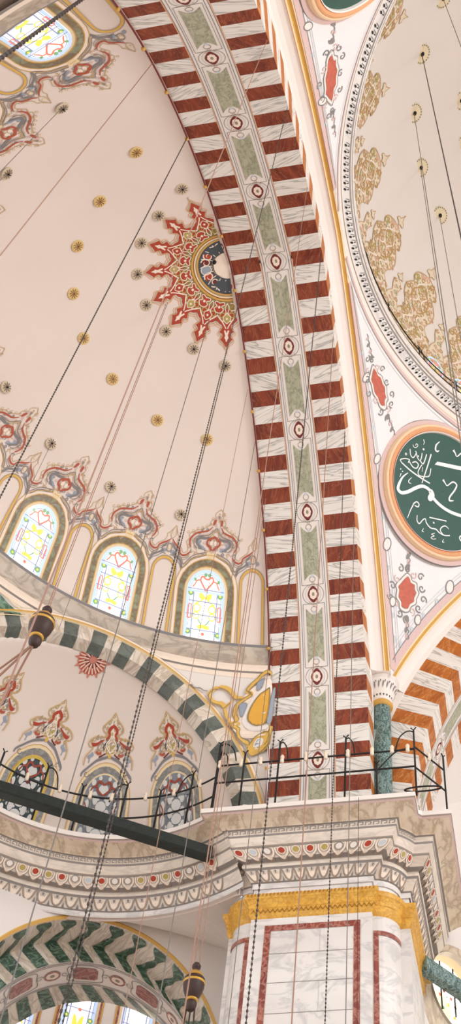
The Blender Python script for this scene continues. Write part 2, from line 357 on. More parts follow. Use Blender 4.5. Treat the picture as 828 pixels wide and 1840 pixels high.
CALLI=[["s", [[-1.256, -0.205], [-1.361, -0.429], [-1.387, -0.692], [-1.349, -0.854], [-1.208, -0.877], [-1.035, -0.722], [-0.859, -0.473], [-0.692, -0.291], [-0.518, -0.24], [-0.338, -0.258]], [0.02, 0.05, 0.085, 0.1, 0.1, 0.1, 0.1, 0.1, 0.1, 0.1]], ["s", [[-0.405, -0.279], [-0.172, -0.406], [0.145, -0.454], [0.496, -0.421], [0.953, -0.277], [1.231, -0.148]], [0.09, 0.1, 0.1, 0.1, 0.1, 0.09]], ["f", [[-0.369, -0.184], [-0.239, -0.248], [-0.19, -0.366], [-0.233, -0.509], [-0.319, -0.548], [-0.388, -0.481], [-0.383, -0.346]], 0], ["f", [[-0.516, 0.719], [0.381, 1.145], [1.005, 1.45], [1.049, 1.34], [0.428, 1.027], [-0.562, 0.578]], 0], ["s", [[-0.791, 0.799], [-0.758, 0.354], [-0.727, -0.208]], [0.045, 0.04, 0.03]], ["s", [[-1.561, -0.056], [-1.181, -0.096], [-0.78, -0.084], [-0.485, -0.053]], [0.04, 0.045, 0.045, 0.04]], ["s", [[-1.561, -0.056], [-1.633, 0.0], [-1.516, 0.122], [-1.373, 0.184], [-1.375, 0.075]], [0.03, 0.03, 0.03, 0.03, 0.03]], ["s", [[-1.351, 0.131], [-1.185, 0.055], [-1.06, 0.097], [-1.052, 0.233], [-1.16, 0.257], [-1.251, 0.163]], [0.035, 0.035, 0.035, 0.035, 0.035, 0.035]], ["s", [[-1.481, 0.495], [-1.386, 0.338], [-1.28, 0.328], [-1.249, 0.505], [-1.296, 0.557]], [0.03, 0.03, 0.03, 0.03, 0.03]], ["s", [[-1.245, 0.515], [-1.161, 0.412], [-1.056, 0.378], [-1.04, 0.486], [-1.075, 0.637]], [0.03, 0.03, 0.03, 0.03, 0.03]], ["s", [[-1.05, 0.382], [-0.921, 0.349], [-0.91, 0.519], [-0.926, 0.696]], [0.035, 0.035, 0.035, 0.035]], ["s", [[-0.942, 0.303], [-0.977, 0.047], [-0.896, -0.05], [-0.707, 0.035], [-0.592, 0.153], [-0.631, 0.385]], [0.03, 0.03, 0.03, 0.03, 0.03, 0.03]], ["s", [[-0.896, 0.25], [-0.854, 0.113]], [0.02, 0.02]], ["s", [[-0.68, 1.347], [-0.745, 1.169], [-0.713, 1.021], [-0.636, 1.008], [-0.594, 1.078]], [0.015, 0.05, 0.055, 0.05, 0.02]], ["s", [[-0.163, 1.398], [-0.071, 1.352], [0.029, 1.295], [0.124, 1.483], [0.289, 1.608], [0.496, 1.634]], [0.09, 0.045, 0.03, 0.045, 0.05, 0.04]], ["s", [[-0.132, 0.325], [-0.027, 0.273], [0.067, 0.249], [0.196, 0.466], [0.35, 0.463], [0.345, 0.257], [0.275, -0.014], [0.311, -0.123], [0.438, -0.045]], [0.08, 0.035, 0.03, 0.045, 0.05, 0.05, 0.05, 0.06, 0.015]], ["s", [[-1.193, 1.056], [-1.139, 0.984], [-1.136, 0.9]], [0.03, 0.025, 0.01]], ["s", [[-1.447, 0.683], [-1.403, 0.637], [-1.328, 0.652], [-1.29, 0.757], [-1.351, 0.784], [-1.359, 0.707]], [0.02, 0.02, 0.02, 0.02, 0.02, 0.02]], ["d", [[-1.078, 0.772]], 0.035], ["d", [[-1.148, 0.468]], 0.025], ["o", [[-1.539, 0.268]], 0.03], ["s", [[-1.09, -0.253], [-1.143, -0.393], [-1.115, -0.46], [-1.037, -0.433]], [0.01, 0.03, 0.03, 0.015]], ["d", [[-1.516, -0.253]], 0.022], ["d", [[-1.433, -0.279]], 0.022], ["s", [[-1.451, -0.359], [-1.447, -0.489]], [0.03, 0.015]], ["s", [[-0.748, -0.973], [-0.669, -0.827], [-0.569, -0.853], [-0.572, -0.941], [-0.682, -0.966]], [0.035, 0.035, 0.035, 0.035, 0.035]], ["s", [[-0.732, -0.962], [-0.752, -1.179], [-0.751, -1.444]], [0.04, 0.03, 0.02]], ["s", [[-0.5, -1.178], [-0.445, -1.326], [-0.34, -1.367], [-0.274, -1.188], [-0.212, -1.124], [-0.134, -1.213], [0.041, -1.264], [0.217, -1.198], [0.359, -1.224], [0.544, -1.196], [0.716, -1.092]], [0.02, 0.035, 0.035, 0.03, 0.03, 0.035, 0.04, 0.04, 0.035, 0.035, 0.035]], ["s", [[0.619, -0.935], [0.472, -0.92], [0.373, -1.029], [0.367, -1.144], [0.483, -1.198]], [0.012, 0.035, 0.035, 0.035, 0.03]], ["s", [[-0.109, -1.001], [0.449, -0.763]], [0.035, 0.035]], ["d", [[0.08, -1.065]], 0.03], ["s", [[-0.156, -1.412], [-0.17, -1.512], [-0.102, -1.501]], [0.012, 0.03, 0.012]], ["s", [[0.23, -1.326], [0.146, -1.417], [0.244, -1.409], [0.163, -1.516], [0.232, -1.526], [0.332, -1.454]], [0.02, 0.02, 0.02, 0.02, 0.02, 0.02]], ["s", [[0.562, -1.32], [0.559, -1.411], [0.622, -1.385]], [0.012, 0.03, 0.012]], ["s", [[1.177, -0.496], [1.075, -0.683], [1.158, -0.742], [1.037, -0.932], [1.133, -1.012], [1.349, -0.925]], [0.03, 0.045, 0.03, 0.04, 0.045, 0.02]], ["s", [[0.743, 0.182], [0.855, -0.031], [0.943, -0.125]], [0.03, 0.045, 0.02]]]
YCART={"oval": [[0.503, 18.658], [0.653, 18.499], [0.755, 18.201], [0.763, 17.954], [0.651, 17.808], [0.501, 17.76], [0.377, 17.82], [0.394, 18.256], [0.45, 18.664]], "frame": [[0.447, 19.156], [0.583, 19.173], [0.706, 19.045], [0.762, 18.93], [0.878, 18.764], [0.929, 18.611], [0.822, 18.539], [0.97, 18.382], [1.07, 18.249], [1.064, 18.048], [0.982, 17.887], [1.13, 17.775], [1.03, 17.743], [0.896, 17.689], [0.861, 17.509], [0.74, 17.411], [0.607, 17.358], [0.528, 17.202], [0.332, 17.141], [0.216, 17.271], [0.224, 17.735]], "lob": [[0.546, 17.386], [0.593, 17.211], [0.514, 17.057], [0.359, 17.09], [0.229, 17.227], [0.217, 17.464], [0.307, 17.577], [0.463, 17.523]], "eye": [[0.422, 17.426], [0.461, 17.292], [0.388, 17.23], [0.335, 17.35]], "arm": [[0.979, 18.461], [1.107, 18.438], [1.213, 18.509], [1.324, 18.621], [1.462, 18.677], [1.562, 18.689]], "arm2": [[1.195, 18.352], [1.309, 18.212], [1.414, 18.283], [1.576, 18.284], [1.682, 18.354], [1.732, 18.495], [1.652, 18.63], [1.557, 18.649]], "arm3": [[1.304, 18.173], [1.217, 17.973], [1.104, 17.827], [0.969, 17.773], [0.897, 17.848]], "g1": [[1.008, 18.28], [0.863, 18.291], [0.86, 18.108], [0.894, 17.97], [0.972, 18.094]], "g2": [[0.752, 18.828], [0.628, 18.934], [0.641, 18.715], [0.716, 18.635]], "g3": [[0.357, 18.71], [0.368, 18.269], [0.343, 17.797], [0.249, 17.842], [0.273, 18.315], [0.304, 18.758]], "sw": [[2.299, 18.517], [2.228, 18.576], [2.139, 18.517], [2.001, 18.567], [1.899, 18.535], [1.803, 18.543]]}
# ------------------------------------------------------------------ 1. the great arches
PER = 0.8806; RW = .415
def block_uv(n, m, w, h):
    """stone grain of one voussoir: turned and shifted at random, as each block is cut separately"""
    a = random.uniform(-.5, .5); ox, oy = random.uniform(0, 40), random.uniform(0, 40)
    g = np.zeros((n, m, 2))
    for i in range(n):
        for j in range(m):
            x, y = j/(m-1)*w, i/(n-1)*h
            g[i, j] = (ox+x*math.cos(a)-y*math.sin(a), oy+x*math.sin(a)+y*math.cos(a))
    return g
def stripes(s0, s1):
    out = []; k0 = int(math.floor((s0-STOT/2)/PER))-1
    for k in range(k0, k0+60):
        c = STOT/2+k*PER
        for a, b, red in ((c-RW/2, c+RW/2, True), (c+RW/2, c+PER-RW/2, False)):
            a2, b2 = max(a, s0), min(b, s1)
            if b2-a2 > .01: out.append((a2, b2, red))
    return out
X1, X2 = -4.13, -3.32
def great_arch(mapf, root, s0, s1, redmat, facemat):
    for xa, xb in ((XA, X1), (X2, XB)):
        mb = MB()
        for a, b, red in stripes(s0, s1):
            n = 5; ss = np.linspace(a, b, n); xx = np.linspace(xa, xb, 3)
            P = mapf(*np.meshgrid(xx, ss), RI)
            mb.grid(P, redmat if red else WHTM, uvs=block_uv(n, 3, xb-xa, b-a))
        build(mb, 'soffit_voussoirs', root, smooth=False)
    mb = MB()
    for a, b, red in stripes(s0, s1):
        n = 5; ss = np.linspace(a, b, n)
        P = np.stack([mapf(np.full(n, XB), ss, RI), mapf(np.full(n, XB), ss, RX)], 1)
        mb.grid(P, facemat if red else WHTM, uvs=block_uv(n, 2, 1.0, b-a))
    build(mb, 'archivolt_face', root, smooth=False)
    # the painted strip along the middle of the soffit
    ss = np.sort(np.append(np.linspace(s0, s1, 159), STOT/2)); mb = MB()
    mb.grid(mapf(*np.meshgrid(np.array([X1, (X1+X2)/2, X2]), ss), RI), STRIPW)
    strip = build(mb, 'centre_strip', root)
    pa = Paint(lambda u, v: mapf(u, v, RI), (0, YA, ZC))
    for x in (X1+.012, X1+.075, X2-.075, X2-.012):
        pa.stroke(np.stack([np.full(160, x), ss], 1), .014, GREY, .004, smooth=False)
    for x in (X1-.012, X2+.012): pa.stroke(np.stack([np.full(160, x), ss], 1), .02, PEACH, .004, smooth=False)
    build(pa.mb, 'strip_border', strip)
    xc = (X1+X2)/2; MP = 2.235
    k0 = int((s0-STOT/2)/MP)-1
    for k in range(k0, k0+30):
        c = STOT/2+k*MP
        if c-.4 > s0 and c+.4 < s1:
            pa = Paint(lambda u, v: mapf(u, v, RI), (0, YA, ZC))
            pa.ring((xc, c), .275, .012, GREY, .006)
            pa.ring((xc, c), .2, .01, LINEF, .006, ry=.23)
            ves = [(xc, c+.23), (xc+.1, c+.13), (xc+.145, c), (xc+.1, c-.13), (xc, c-.23), (xc-.1, c-.13), (xc-.145, c), (xc-.1, c+.13)]
            pa.fill(ves, REDD, .006)
            for j in range(8):
                a = j*PI/4; pa.disc((xc+.055*math.cos(a), c+.085*math.sin(a)), .045, CREAM, .008, 10, .06)
            pa.disc((xc, c), .035, SHADE, .010, 10, .055)
            for d in (-1, 1): pa.stroke([(xc-.12, c+d*.2), (xc-.03, c+d*.27), (xc, c+d*.34), (xc+.05, c+d*.28), (xc+.14, c+d*.2)], .012, TANP, .008)
            build(pa.mb, 'vesica_medallion', strip)
        m = c+MP/2
        if m-.75 > s0 and m+.75 < s1:
            pa = Paint(lambda u, v: mapf(u, v, RI), (0, YA, ZC))
            H = .74; w = .21
            sh = [(-w, -H+.04), (-w, H-.04), (-w+.03, H), (-.12, H-.1), (-.05, H-.16), (0, H-.18), (.05, H-.16), (.12, H-.1), (w-.03, H), (w, H-.04)]
            sh = sh+[(-x, -y) for x, y in sh[2:8]]
            sh = [(-w, -H), (-w, H), (-.13, H-.1), (-.05, H-.17), (.05, H-.17), (.13, H-.1), (w, H), (w, -H), (.13, -H+.1), (.05, -H+.17), (-.05, -H+.17), (-.13, -H+.1)]
            pa.fill([(xc+x, m+y) for x, y in sh], OLIVE, .006, smooth=False)
            f = [(-w-.07, -H-.12), (-w-.07, H+.12), (w+.07, H+.12), (w+.07, -H-.12), (-w-.07, -H-.12)]
            pa.stroke([(xc+x, m+y) for x, y in f], .012, GREY, .006, smooth=False)
            for d in (-1, 1):
                pa.ring((xc, m+d*(H-.03)), .075, .014, SHADE, .008, 14)
                pa.disc((xc, m+d*(H-.12)), .04, LBLUE, .008, 8)
            build(pa.mb, 'olive_marble_panel', strip)
    # moulding round the extrados
    prof = [(0, 13.0), (.04, 13.12), (.14, 13.22), (.26, 13.27), (.32, 13.28), (.34, 13.25), (.37, 13.28), (.40, 13.33), (.44, 13.33), (.46, 13.31), (.5, 13.35)]
    mt = [STRIPW, STRIPW, STRIPW, STRIPW, PEACH, PALEY, GOLDL, YELL, PEACH, PALEY]
    sA, sB = 5.0, min(s1, STOT-5.0); ss = np.linspace(sA, sB, 120)
    mb = MB()
    for i in range(len(prof)-1):
        (x0, r0), (x1, r1) = prof[i], prof[i+1]
        mb.grid(np.stack([mapf(np.full(120, XB+x0), ss, r0), mapf(np.full(120, XB+x1), ss, r1)], 1), mt[i])
    build(mb, 'extrados_moulding', root)
ga = empty('great_arch', (XA, YA+9, 14.9), label='tall pointed arch banded in dark red and white marble with a painted middle strip', cat='arch')
great_arch(soffit, ga, -.3, STOT+.3, REDM, ORGM)
mb = MB(); ss = np.linspace(0, STOT, 140)
mb.tube(soffit(np.full(140, XA-.02), ss, RI-.03), .022, REDD, 5)
build(mb, 'edge_rod', ga)
for i, s in enumerate(np.arange(2.2, STOT-2, 1.62)):
    mb = MB(); p = soffit(XA-.03, s, RI-.06); mb.lathe([(.0, -.05), (.035, -.03), (.05, 0), (.035, .03), (0, .05)], GOLDL, p, 8)
    build(mb, 'lamp_hook', ga)
gb = empty('great_arch', (XD-9.2, YA+9.77, 14.9), label='arch of orange and white bands rising to the right of the green column', cat='arch')
great_arch(soffit2, gb, -.3, STOT*.62, ORGM, ORGM)

# ------------------------------------------------------------------ 2. half dome, its band, windows and painted frieze
zz = np.concatenate([np.linspace(18.9, 25.6, 56), np.linspace(25.7, 26.28, 14)])
P = []
for z in zz:
    a = hdA(z); t0 = math.acos(max(-1, min(1, (XA+.02-XH)/max(a, 1e-3)))) if a > abs(XA+.02-XH) else PI
    P.append(halfdome(np.linspace(t0, 2*PI-t0, 121), np.full(121, z)))
mb = MB(); mb.grid(np.array(P), PLASTER)
HDOME = build(mb, 'ceiling_half_dome', kind='structure', label='cream plaster half dome with windows at its foot, left of the great arch', cat='half dome')
# the matching half dome behind the second arch
zz2 = np.linspace(8.0, 26.2, 50); P2 = []
for z in zz2:
    a, b = math.sqrt(float(A2(z))), math.sqrt(float(B2(z)))
    t0 = math.acos(max(-1, (XA+.02-XH)/a)) if a > 1.4 else PI-.01
    t = np.linspace(t0, 2*PI-t0, 81); x = XH+a*np.cos(t); y = b*np.sin(t)
    P2.append(np.stack([XD-SH2-y, YA+(XD-x), np.full(81, z)], 1))
mb = MB(); mb.grid(np.array(P2), WALLPL)
build(mb, 'ceiling_far_half_dome', kind='structure', label='plain cream half dome behind the orange banded arch at the right edge', cat='half dome')
def sweep_ring(fn, prof, t0, t1, n, mats, mb):
    t = np.linspace(t0, t1, n)
    for i in range(len(prof)-1):
        mb.grid(np.stack([fn(t, *prof[i]), fn(t, *prof[i+1])], 1), mats[i])
def band(t, d, z):
    a, b = 8.45-d, hw(19.85)+.32-d
    return np.stack([XH+a*np.cos(t), YA+b*np.sin(t), np.full(len(t), z)], 1)
tb = math.acos((XA+.05-XH)/8.3)
mb = MB()
sweep_ring(band, [(-.4, 19.95), (.2, 19.95), (.24, 19.9), (.22, 19.82), (.12, 19.66), (.02, 19.5), (.0, 19.4)], tb, 2*PI-tb, 120, [BANDM, CREAM, GREY, BANDM, BANDM, BANDM], mb)
sweep_ring(band, [(.0, 19.4), (.04, 19.37), (-.02, 19.3), (-.02, 19.2), (-.06, 19.17), (-.06, 19.0)], tb, 2*PI-tb, 120, [BRICK, CREAM, CREAM, LINE, CREAM], mb)
BAND = build(mb, 'trim_1', kind='structure', label='grey marbled cornice band under the half dome windows', cat='cornice')

def arch_outline(w, z0, z1, n=14):
    """half round headed outline: half width w, sill z0, crown z1"""
    zs = z1-w
    L = [(-w, z0), (-w, (z0+zs)/2), (-w, zs)]
    L += [(-w*math.cos(a), zs+w*math.sin(a)) for a in np.linspace(0, PI, n)[1:-1]]
    L += [(w, zs), (w, (z0+zs)/2), (w, z0)]
    return L
def stained(pa, w, z0, z1, sc=1.0):
    """bright leaded window: blue border, red heart in the head, yellow scrollwork, green corner flowers"""
    H = z1-z0; zs = z1-w
    O = lambda k: arch_outline(w*k, z0+(1-k)*.3, z1-(1-k)*w)
    pa.stroke(O(.93), .075*sc, GLB, .034, smooth=False)
    pa.stroke(O(.82), .02*sc, LEAD, .034, smooth=False)
    for u in (-.62*w, .62*w): pa.stroke([(u, z0+.03), (u, zs)], .032*sc, LEAD, .036, smooth=False)
    for f in (.14, .36, .55, .72): pa.stroke([(-w*.95, z0+f*H), (w*.95, z0+f*H)], .026*sc, LEAD, .036, smooth=False)
    pa.stroke([(-w*.95, zs-.02), (w*.95, zs-.02)], .045*sc, GLB, .037, smooth=False)
    for m in (1, -1):
        g = lambda L: [(m*a*w, zs+b*w) for a, b in L]
        pa.stroke(g([(0, .06), (.2, .3), (.34, .52), (.26, .68), (.1, .6), (0, .56)]), .045*sc, GLR, .038)
        pa.stroke(g([(.34, .5), (.52, .46), (.6, .3), (.72, .14)]), .035*sc, GLR, .038)
        pa.disc((m*.1*w, zs+.76*w), .05*sc, GLG, .038, 8); pa.disc((m*.62*w, zs+.5*w), .04*sc, GLG, .038, 8)
        q = lambda L: [(m*a*w, z0+b*H) for a, b in L]
        pa.fill(q([(0, .62), (.12, .66), (.3, .68), (.34, .64), (.3, .6), (.12, .585), (.0, .6)]), GLY, .038)
        pa.stroke(q([(.08, .6), (.3, .55), (.5, .52)]), .04*sc, GLY, .038)
        pa.ring((m*.4*w, z0+.46*H), .09*sc, .035*sc, GLY, .038, 14); pa.ring((m*.42*w, z0+.35*H), .08*sc, .03*sc, GLY, .038, 14)
        pa.stroke(q([(.3, .3), (.15, .24), (0, .2)]), .03*sc, GLG, .038)
        pa.disc((m*.2*w, z0+.19*H), .055*sc, GLY, .039, 10); pa.disc((m*.06*w, z0+.2*H), .05*sc, GLY, .039, 10)
        r = q([(.7, .3), (.86, .3), (.86, .5), (.7, .5), (.7, .3)])
        pa.stroke(r, .03*sc, GLR, .038, smooth=False)
        for f in (.1, .66): pa.disc((m*.78*w, z0+f*H), .075*sc, GLG, .038, 10); pa.disc((m*.78*w, z0+f*H), .03*sc, GLY, .04, 8)
    for f in (.09, .715): pa.disc((0, z0+f*H), .045*sc, GLR, .039, 10)
def window(name, surf, label, w, z0, z1, bright=True, surr=None, toward=EYEPT, edge=None, dark=False):
    surr = surr or SURR; edge = edge or PALEY
    pa = Paint(surf, toward); pa.fill(arch_outline(w, z0, z1), GLASSW if bright else XGLASS, .02, smooth=False)
    root = build(pa.mb, name, kind='structure', label=label, cat='window')
    pa = Paint(surf, toward)
    if bright: stained(pa, w, z0, z1)
    else: lattice(pa, w, z0, z1, dark)
    build(pa.mb, 'leaded_pattern', root)
    return root
def scrollfill(pa, poly, step, mats, h, r):
    us = [p[0] for p in poly]; vs = [p[1] for p in poly]; i = 0
    rnd = random.Random(3)
    v = min(vs)+step*.4
    while v < max(vs):
        u = min(us)+step*.3+(step*.5 if i % 2 else 0)
        while u < max(us):
            c = (u+rnd.uniform(-.2, .2)*step, v+rnd.uniform(-.2, .2)*step)
            if inside(c, poly):
                k = rnd.random(); pa.spiral(c, r*rnd.uniform(.7, 1.1), rnd.choice((.9, 1.2)), rnd.uniform(0, 6.28), r*.42, mats[int(k*len(mats))], h, rnd.choice((1, -1)))
                if k > .6: pa.disc((c[0]+step*.4, c[1]), r*.3, mats[int(k*31) % len(mats)], h+.002, 6)
            u += step
        v += step*.8; i += 1
def surround(root, surf, bands, z0, z1, toward=EYEPT):
    """bands: (centre half width, width, material, height) painted round the opening"""
    pa = Paint(surf, toward)
    for w, ww, m, h in bands: pa.stroke(arch_outline(w, z0, z1+w), ww, m, h, smooth=False)
    build(pa.mb, 'painted_surround', root)
HT = np.array([XH, YA, 19.0])
def unwrap(k):
    f = hd_local(k); return f
def crest(pa, side):
    for m in (1, -1):
        f = (lambda L: L) if m > 0 else mir
        c = {k: f([tuple(p) for p in v]) for k, v in CREST.items()}
        pa.stroke(c['T1'], .016, TANP, .012)
        pa.stroke(c['R1'], [.02, .03, .036, .04, .042, .05, .036, .02], BRICK, .014)
        pa.stroke(c['R2'], [.03, .042, .042, .032, .036, .042, .036, .016], BRICK, .014)
        for d, w in ((-.055, .014), (-.1, .012)):
            pa.stroke([(u-m*abs(d)*.6, v+d*.9) for u, v in c['R1']], w, TANP if d < -.08 else PINK, .012)
            pa.stroke([(u, v+d) for u, v in c['R2']], w, SHADE, .012)
        pa.fill(c['RB'], BRICK, .014)
        pa.stroke(c['G1'], .018, GREY, .013); pa.stroke([(u*.95, v-.05) for u, v in c['G1']], .012, TANP, .013)
        pa.stroke(c['G2'], [.02, .05, .06, .06, .05, .03, .02], GREY, .015)
        pa.fill(c['G2b'], BLUEG, .013)
        pa.stroke(c['G3'], [.03, .045, .05, .045, .04, .03, .04, .045, .04, .035, .03], GREY, .014)
        pa.stroke(c['G3b'], .022, SHADE, .014)
        pa.stroke([(u, v-.07) for u, v in c['G3']], .014, GREY, .012)
        pa.stroke(c['S1'], [.02, .04, .03, .045, .02], GREY, .015)
        pa.stroke(c['Q'], .05, BRICK, .015); pa.stroke([(u*.6, 22.24+(v-22.24)*.6) for u, v in c['Q']], .016, TANP, .015)
        pa.disc((m*.06, 22.25), .05, CREAM, .017, 10); pa.disc((m*.1, 22.3), .025, BRICK, .018, 8)
        pa.fill([(0, 22.02), (m*.1, 22.06), (m*.13, 22.0), (m*.08, 21.93), (0, 21.9)], PALEY, .016)
        for i in range(6):
            u = .2+.12*i; v = float(np.interp(u, [a for a, b in CREST['T1']][:9], [b for a, b in CREST['T1']][:9]))
            pa.disc((m*u, v+.035), .028, TANP, .011, 8); pa.disc((m*u, v+.035), .016, CREAM, .012, 8)
    body = [tuple(p) for p in CREST['T1']][:12]+[(.6, 21.95), (.3, 21.97)]
    scrollfill(pa, body+mir(body)[::-1], .15, (TANP, PINK, GREY, SHADE, TANP), .0115, .05)
    pa.disc((0, 22.78), .03, SHADE, .016, 8)
def small_crest_fin(pa, u0):
    pa.stroke([(u0, 22.17), (u0-.07, 22.25), (u0-.06, 22.33), (u0, 22.45), (u0+.06, 22.33), (u0+.07, 22.25), (u0, 22.17)], .016, TANP, .012)
    pa.disc((u0, 22.29), .03, PALEY, .013, 8)
    pa.ring((u0, 21.98), .07, .022, SHADE, .015, 14, .09); pa.disc((u0, 21.98), .035, PALEY, .016, 8)
    for m in (1, -1): pa.disc((u0+m*.12, 21.9), .05, BLUEG, .014, 8)
names = {4: 'round headed stained glass window nearest the great arch on the half dome', 3: 'round headed stained glass window in the half dome, second from the great arch', 2: 'round headed stained glass window in the half dome, cut by the left picture edge', -4: 'stained glass window in the top left corner behind the cornice'}
for wi, k in enumerate(range(-4, 5)):
    f = hd_local(k)
    surf = lambda u, v, f=f: f(u*8.0/np.maximum(hdA(v), 1)*1.0, v)
    r = window('window_%d' % (wi+1), surf, names.get(k, 'stained glass window at the foot of the half dome, number %d round from the arch' % (5-k)), .50, 20.0, 21.66, toward=HT)
    surround(r, surf, [(.535, .07, PALEY, .014), (.58, .02, GOLDL, .017), (.665, .15, SURR, .015), (.745, .02, GOLDL, .017), (.79, .07, CREAM, .013), (.835, .016, GOLDL, .016)], 20.0, 21.16-.0, HT)
    pa = Paint(f, HT); crest(pa, 1)
    build(pa.mb, 'painted_frieze', HDOME)
for k2 in range(-9, 10, 2):
    k = k2/2; f = hd_local(k)
    pa = Paint(f, HT); small_crest_fin(pa, 0)
    w = .3
    pa.stroke(arch_outline(w, 19.98, 21.76), .05, YELL, .013, smooth=False)
    pa.stroke(arch_outline(w+.035, 19.98, 21.8), .014, SHADE, .015, smooth=False); pa.stroke(arch_outline(w-.035, 19.98, 21.72), .012, TANP, .014, smooth=False)
    build(pa.mb, 'blind_niche', HDOME)

# ------------------------------------------------------------------ 3. the red and gold medallion at the crown of the half dome
MC = np.array([-5.0, 9.48])
def plan(u, v): return hd_plan(MC[0]+np.asarray(u, float), MC[1]+np.asarray(v, float))
def clipx(L): return L
med = empty('ceiling_medallion', (MC[0], MC[1], 26.1), label='large red and gold scalloped medallion at the half dome crown, cut by the arch', cat='ceiling medallion')
KP = 1.0
def rot2(L, a):
    c, s = math.cos(a), math.sin(a); return [(x*c-y*s, x*s+y*c) for x, y in L]
def halfplane_ok(L): return all(MC[0]+p[0] < XA+.12 for p in L)
def pol(th):   # local petal frame: x across, y outwards along th
    return lambda L: [(y*math.cos(th)+x*math.sin(th), y*math.sin(th)-x*math.cos(th)) for x, y in L]
angs = [math.radians(101.25+22.5*i) for i in range(8)]
def medpaint(): return Paint(plan, (XH, YA, 18))
def sector(r0, r1, a0, a1, n=40):
    t = np.linspace(a0, a1, n); return t
pa = medpaint()
def annulus(pa, r0, r1, mat, h, a0=math.radians(92), a1=math.radians(268), n=60):
    t = np.linspace(a0, a1, n); rr = (r0+r1)/2
    pa.stroke(np.stack([rr*np.cos(t), rr*np.sin(t)], 1), r1-r0, mat, h, smooth=False)
annulus(pa, .88, 1.42, OLVD, .006)
build(pa.mb, 'scroll_ground', med)
for i, th in enumerate(angs):
    pa = medpaint(); g = pol(th)
    half = [(0, 2.03), (.07, 1.93), (.155, 1.84), (.15, 1.76), (.1, 1.71), (.17, 1.67), (.19, 1.6), (.13, 1.54), (.12, 1.49), (.2, 1.45), (.275, 1.37)]
    out = mir(half)[::-1][:-1]+half
    big = [(x*1.0, y) for x, y in out]
    pa.fill(g(big+[(.2, 1.2), (0, 1.1), (-.2, 1.2)]), REDP, .010, smooth=False)
    pa.stroke(g([(x*1.06, y+.035) for x, y in out]), .02, TANP, .012)
    pa.stroke(g([(x*1.25, y+.075) for x, y in out]), .014, PEACH, .011)
    pa.stroke(g([(0, 2.06), (.02, 2.14), (0, 2.2)]), .03, TANP, .012)
    inn = [(0, 1.9), (.05, 1.83), (.09, 1.8), (.06, 1.74), (.1, 1.66), (.11, 1.62), (.05, 1.62), (0, 1.68)]
    pa.fill(g([(x*.6, y) for x, y in inn+mir(inn)[::-1][1:-1]]), CREAM, .014)
    for m in (1, -1):
        pa.stroke(g([(m*.02, 1.58), (m*.06, 1.5), (m*.16, 1.36), (m*.26, 1.24)]), .028, CREAM, .014)
        pa.spiral(g([(m*.13, 1.27)])[0], .11, 1.3, th, .035, OLV, .015, m)
        pa.spiral(g([(m*.15, 1.07)])[0], .1, 1.2, th+2, .035, OLV, .015, -m)
        pa.stroke(g([(m*.02, 1.35), (m*.12, 1.4), (m*.22, 1.3)]), .024, CREAM, .016)
        pa.stroke(g([(0, .97), (m*.05, 1.08), (m*.03, 1.2), (m*.1, 1.32)]), .022, CREAM, .016)
        pa.stroke(g([(m*.08, .97), (m*.2, 1.0), (m*.21, 1.12), (m*.1, 1.16)]), .02, CREAM, .016)
    hrt = [(0, 1.46), (.07, 1.4), (.1, 1.3), (.03, 1.24), (0, 1.2)]
    pa.fill(g(hrt+mir(hrt)[::-1][1:-1]), REDP if i % 2 else OLV, .016); pa.stroke(g(hrt+mir(hrt)[::-1]), .018, CREAM, .017)
    pa.disc(g([(0, 1.34)])[0], .03, CREAM, .018, 8)
    build(pa.mb, 'palmette', med)
for i in range(9):
    th = math.radians(101.25-11.25+22.5*i)
    g = pol(th); pa = medpaint()
    if abs(math.degrees(th)-180) > 86: continue
    L = [(0, 1.22), (.07, 1.2), (.12, 1.12), (.06, 1.06), (.13, 1.0), (.1, .95), (0, .98)]
    pa.fill(g(L+mir(L)[::-1][1:-1]), REDP, .017); pa.stroke(g(L+mir(L)[::-1]), .02, CREAM, .018)
    pa.disc(g([(0, 1.08)])[0], .035, CREAM, .019, 8)
    build(pa.mb, 'red_flower', med)
pa = medpaint()
for r, w, m in ((.90, .05, GOLDL), (.865, .02, REDD), (.835, .04, PALEY), (.80, .02, SHADE), (.77, .04, GOLDL)): annulus(pa, r-w/2, r+w/2, m, .014)
build(pa.mb, 'gilt_ring', med)
pa = medpaint(); annulus(pa, .36, .75, SLATE, .010)
for i in range(9):
    a = math.radians(98+20.5*i); r = .56
    c = (r*math.cos(a), r*math.sin(a)); m = 1 if i % 2 else -1
    if i in (4,):
        pa.disc(c, .12, BLUEG, .013, 14); pa.ring(c, .13, .02, CREAM, .015)
    else:
        pa.disc(c, .115, REDD if i % 3 else REDP, .013, 14); pa.spiral(c, .13, 1.3, a, .03, CREAM, .015, m)
    pa.stroke([(.4*math.cos(a+.18), .4*math.sin(a+.18)), (.55*math.cos(a+.2), .55*math.sin(a+.2)), (.7*math.cos(a+.14), .7*math.sin(a+.14))], .02, CREAM, .015)
build(pa.mb, 'arabesque_ground', med)
pa = medpaint(); annulus(pa, 0.001, .36, CREAM, .012); pa.ring((-.1, -.02), .3, .012, TANP, .014)
build(pa.mb, 'plain_boss', med)
mb = MB(); p = plan(-.3, -.17); mb.lathe([(0, -.12), (.04, -.1), (.05, -.05), (.05, .02), (0, .02)], DARK, p, 10); build(mb, 'hook', med)

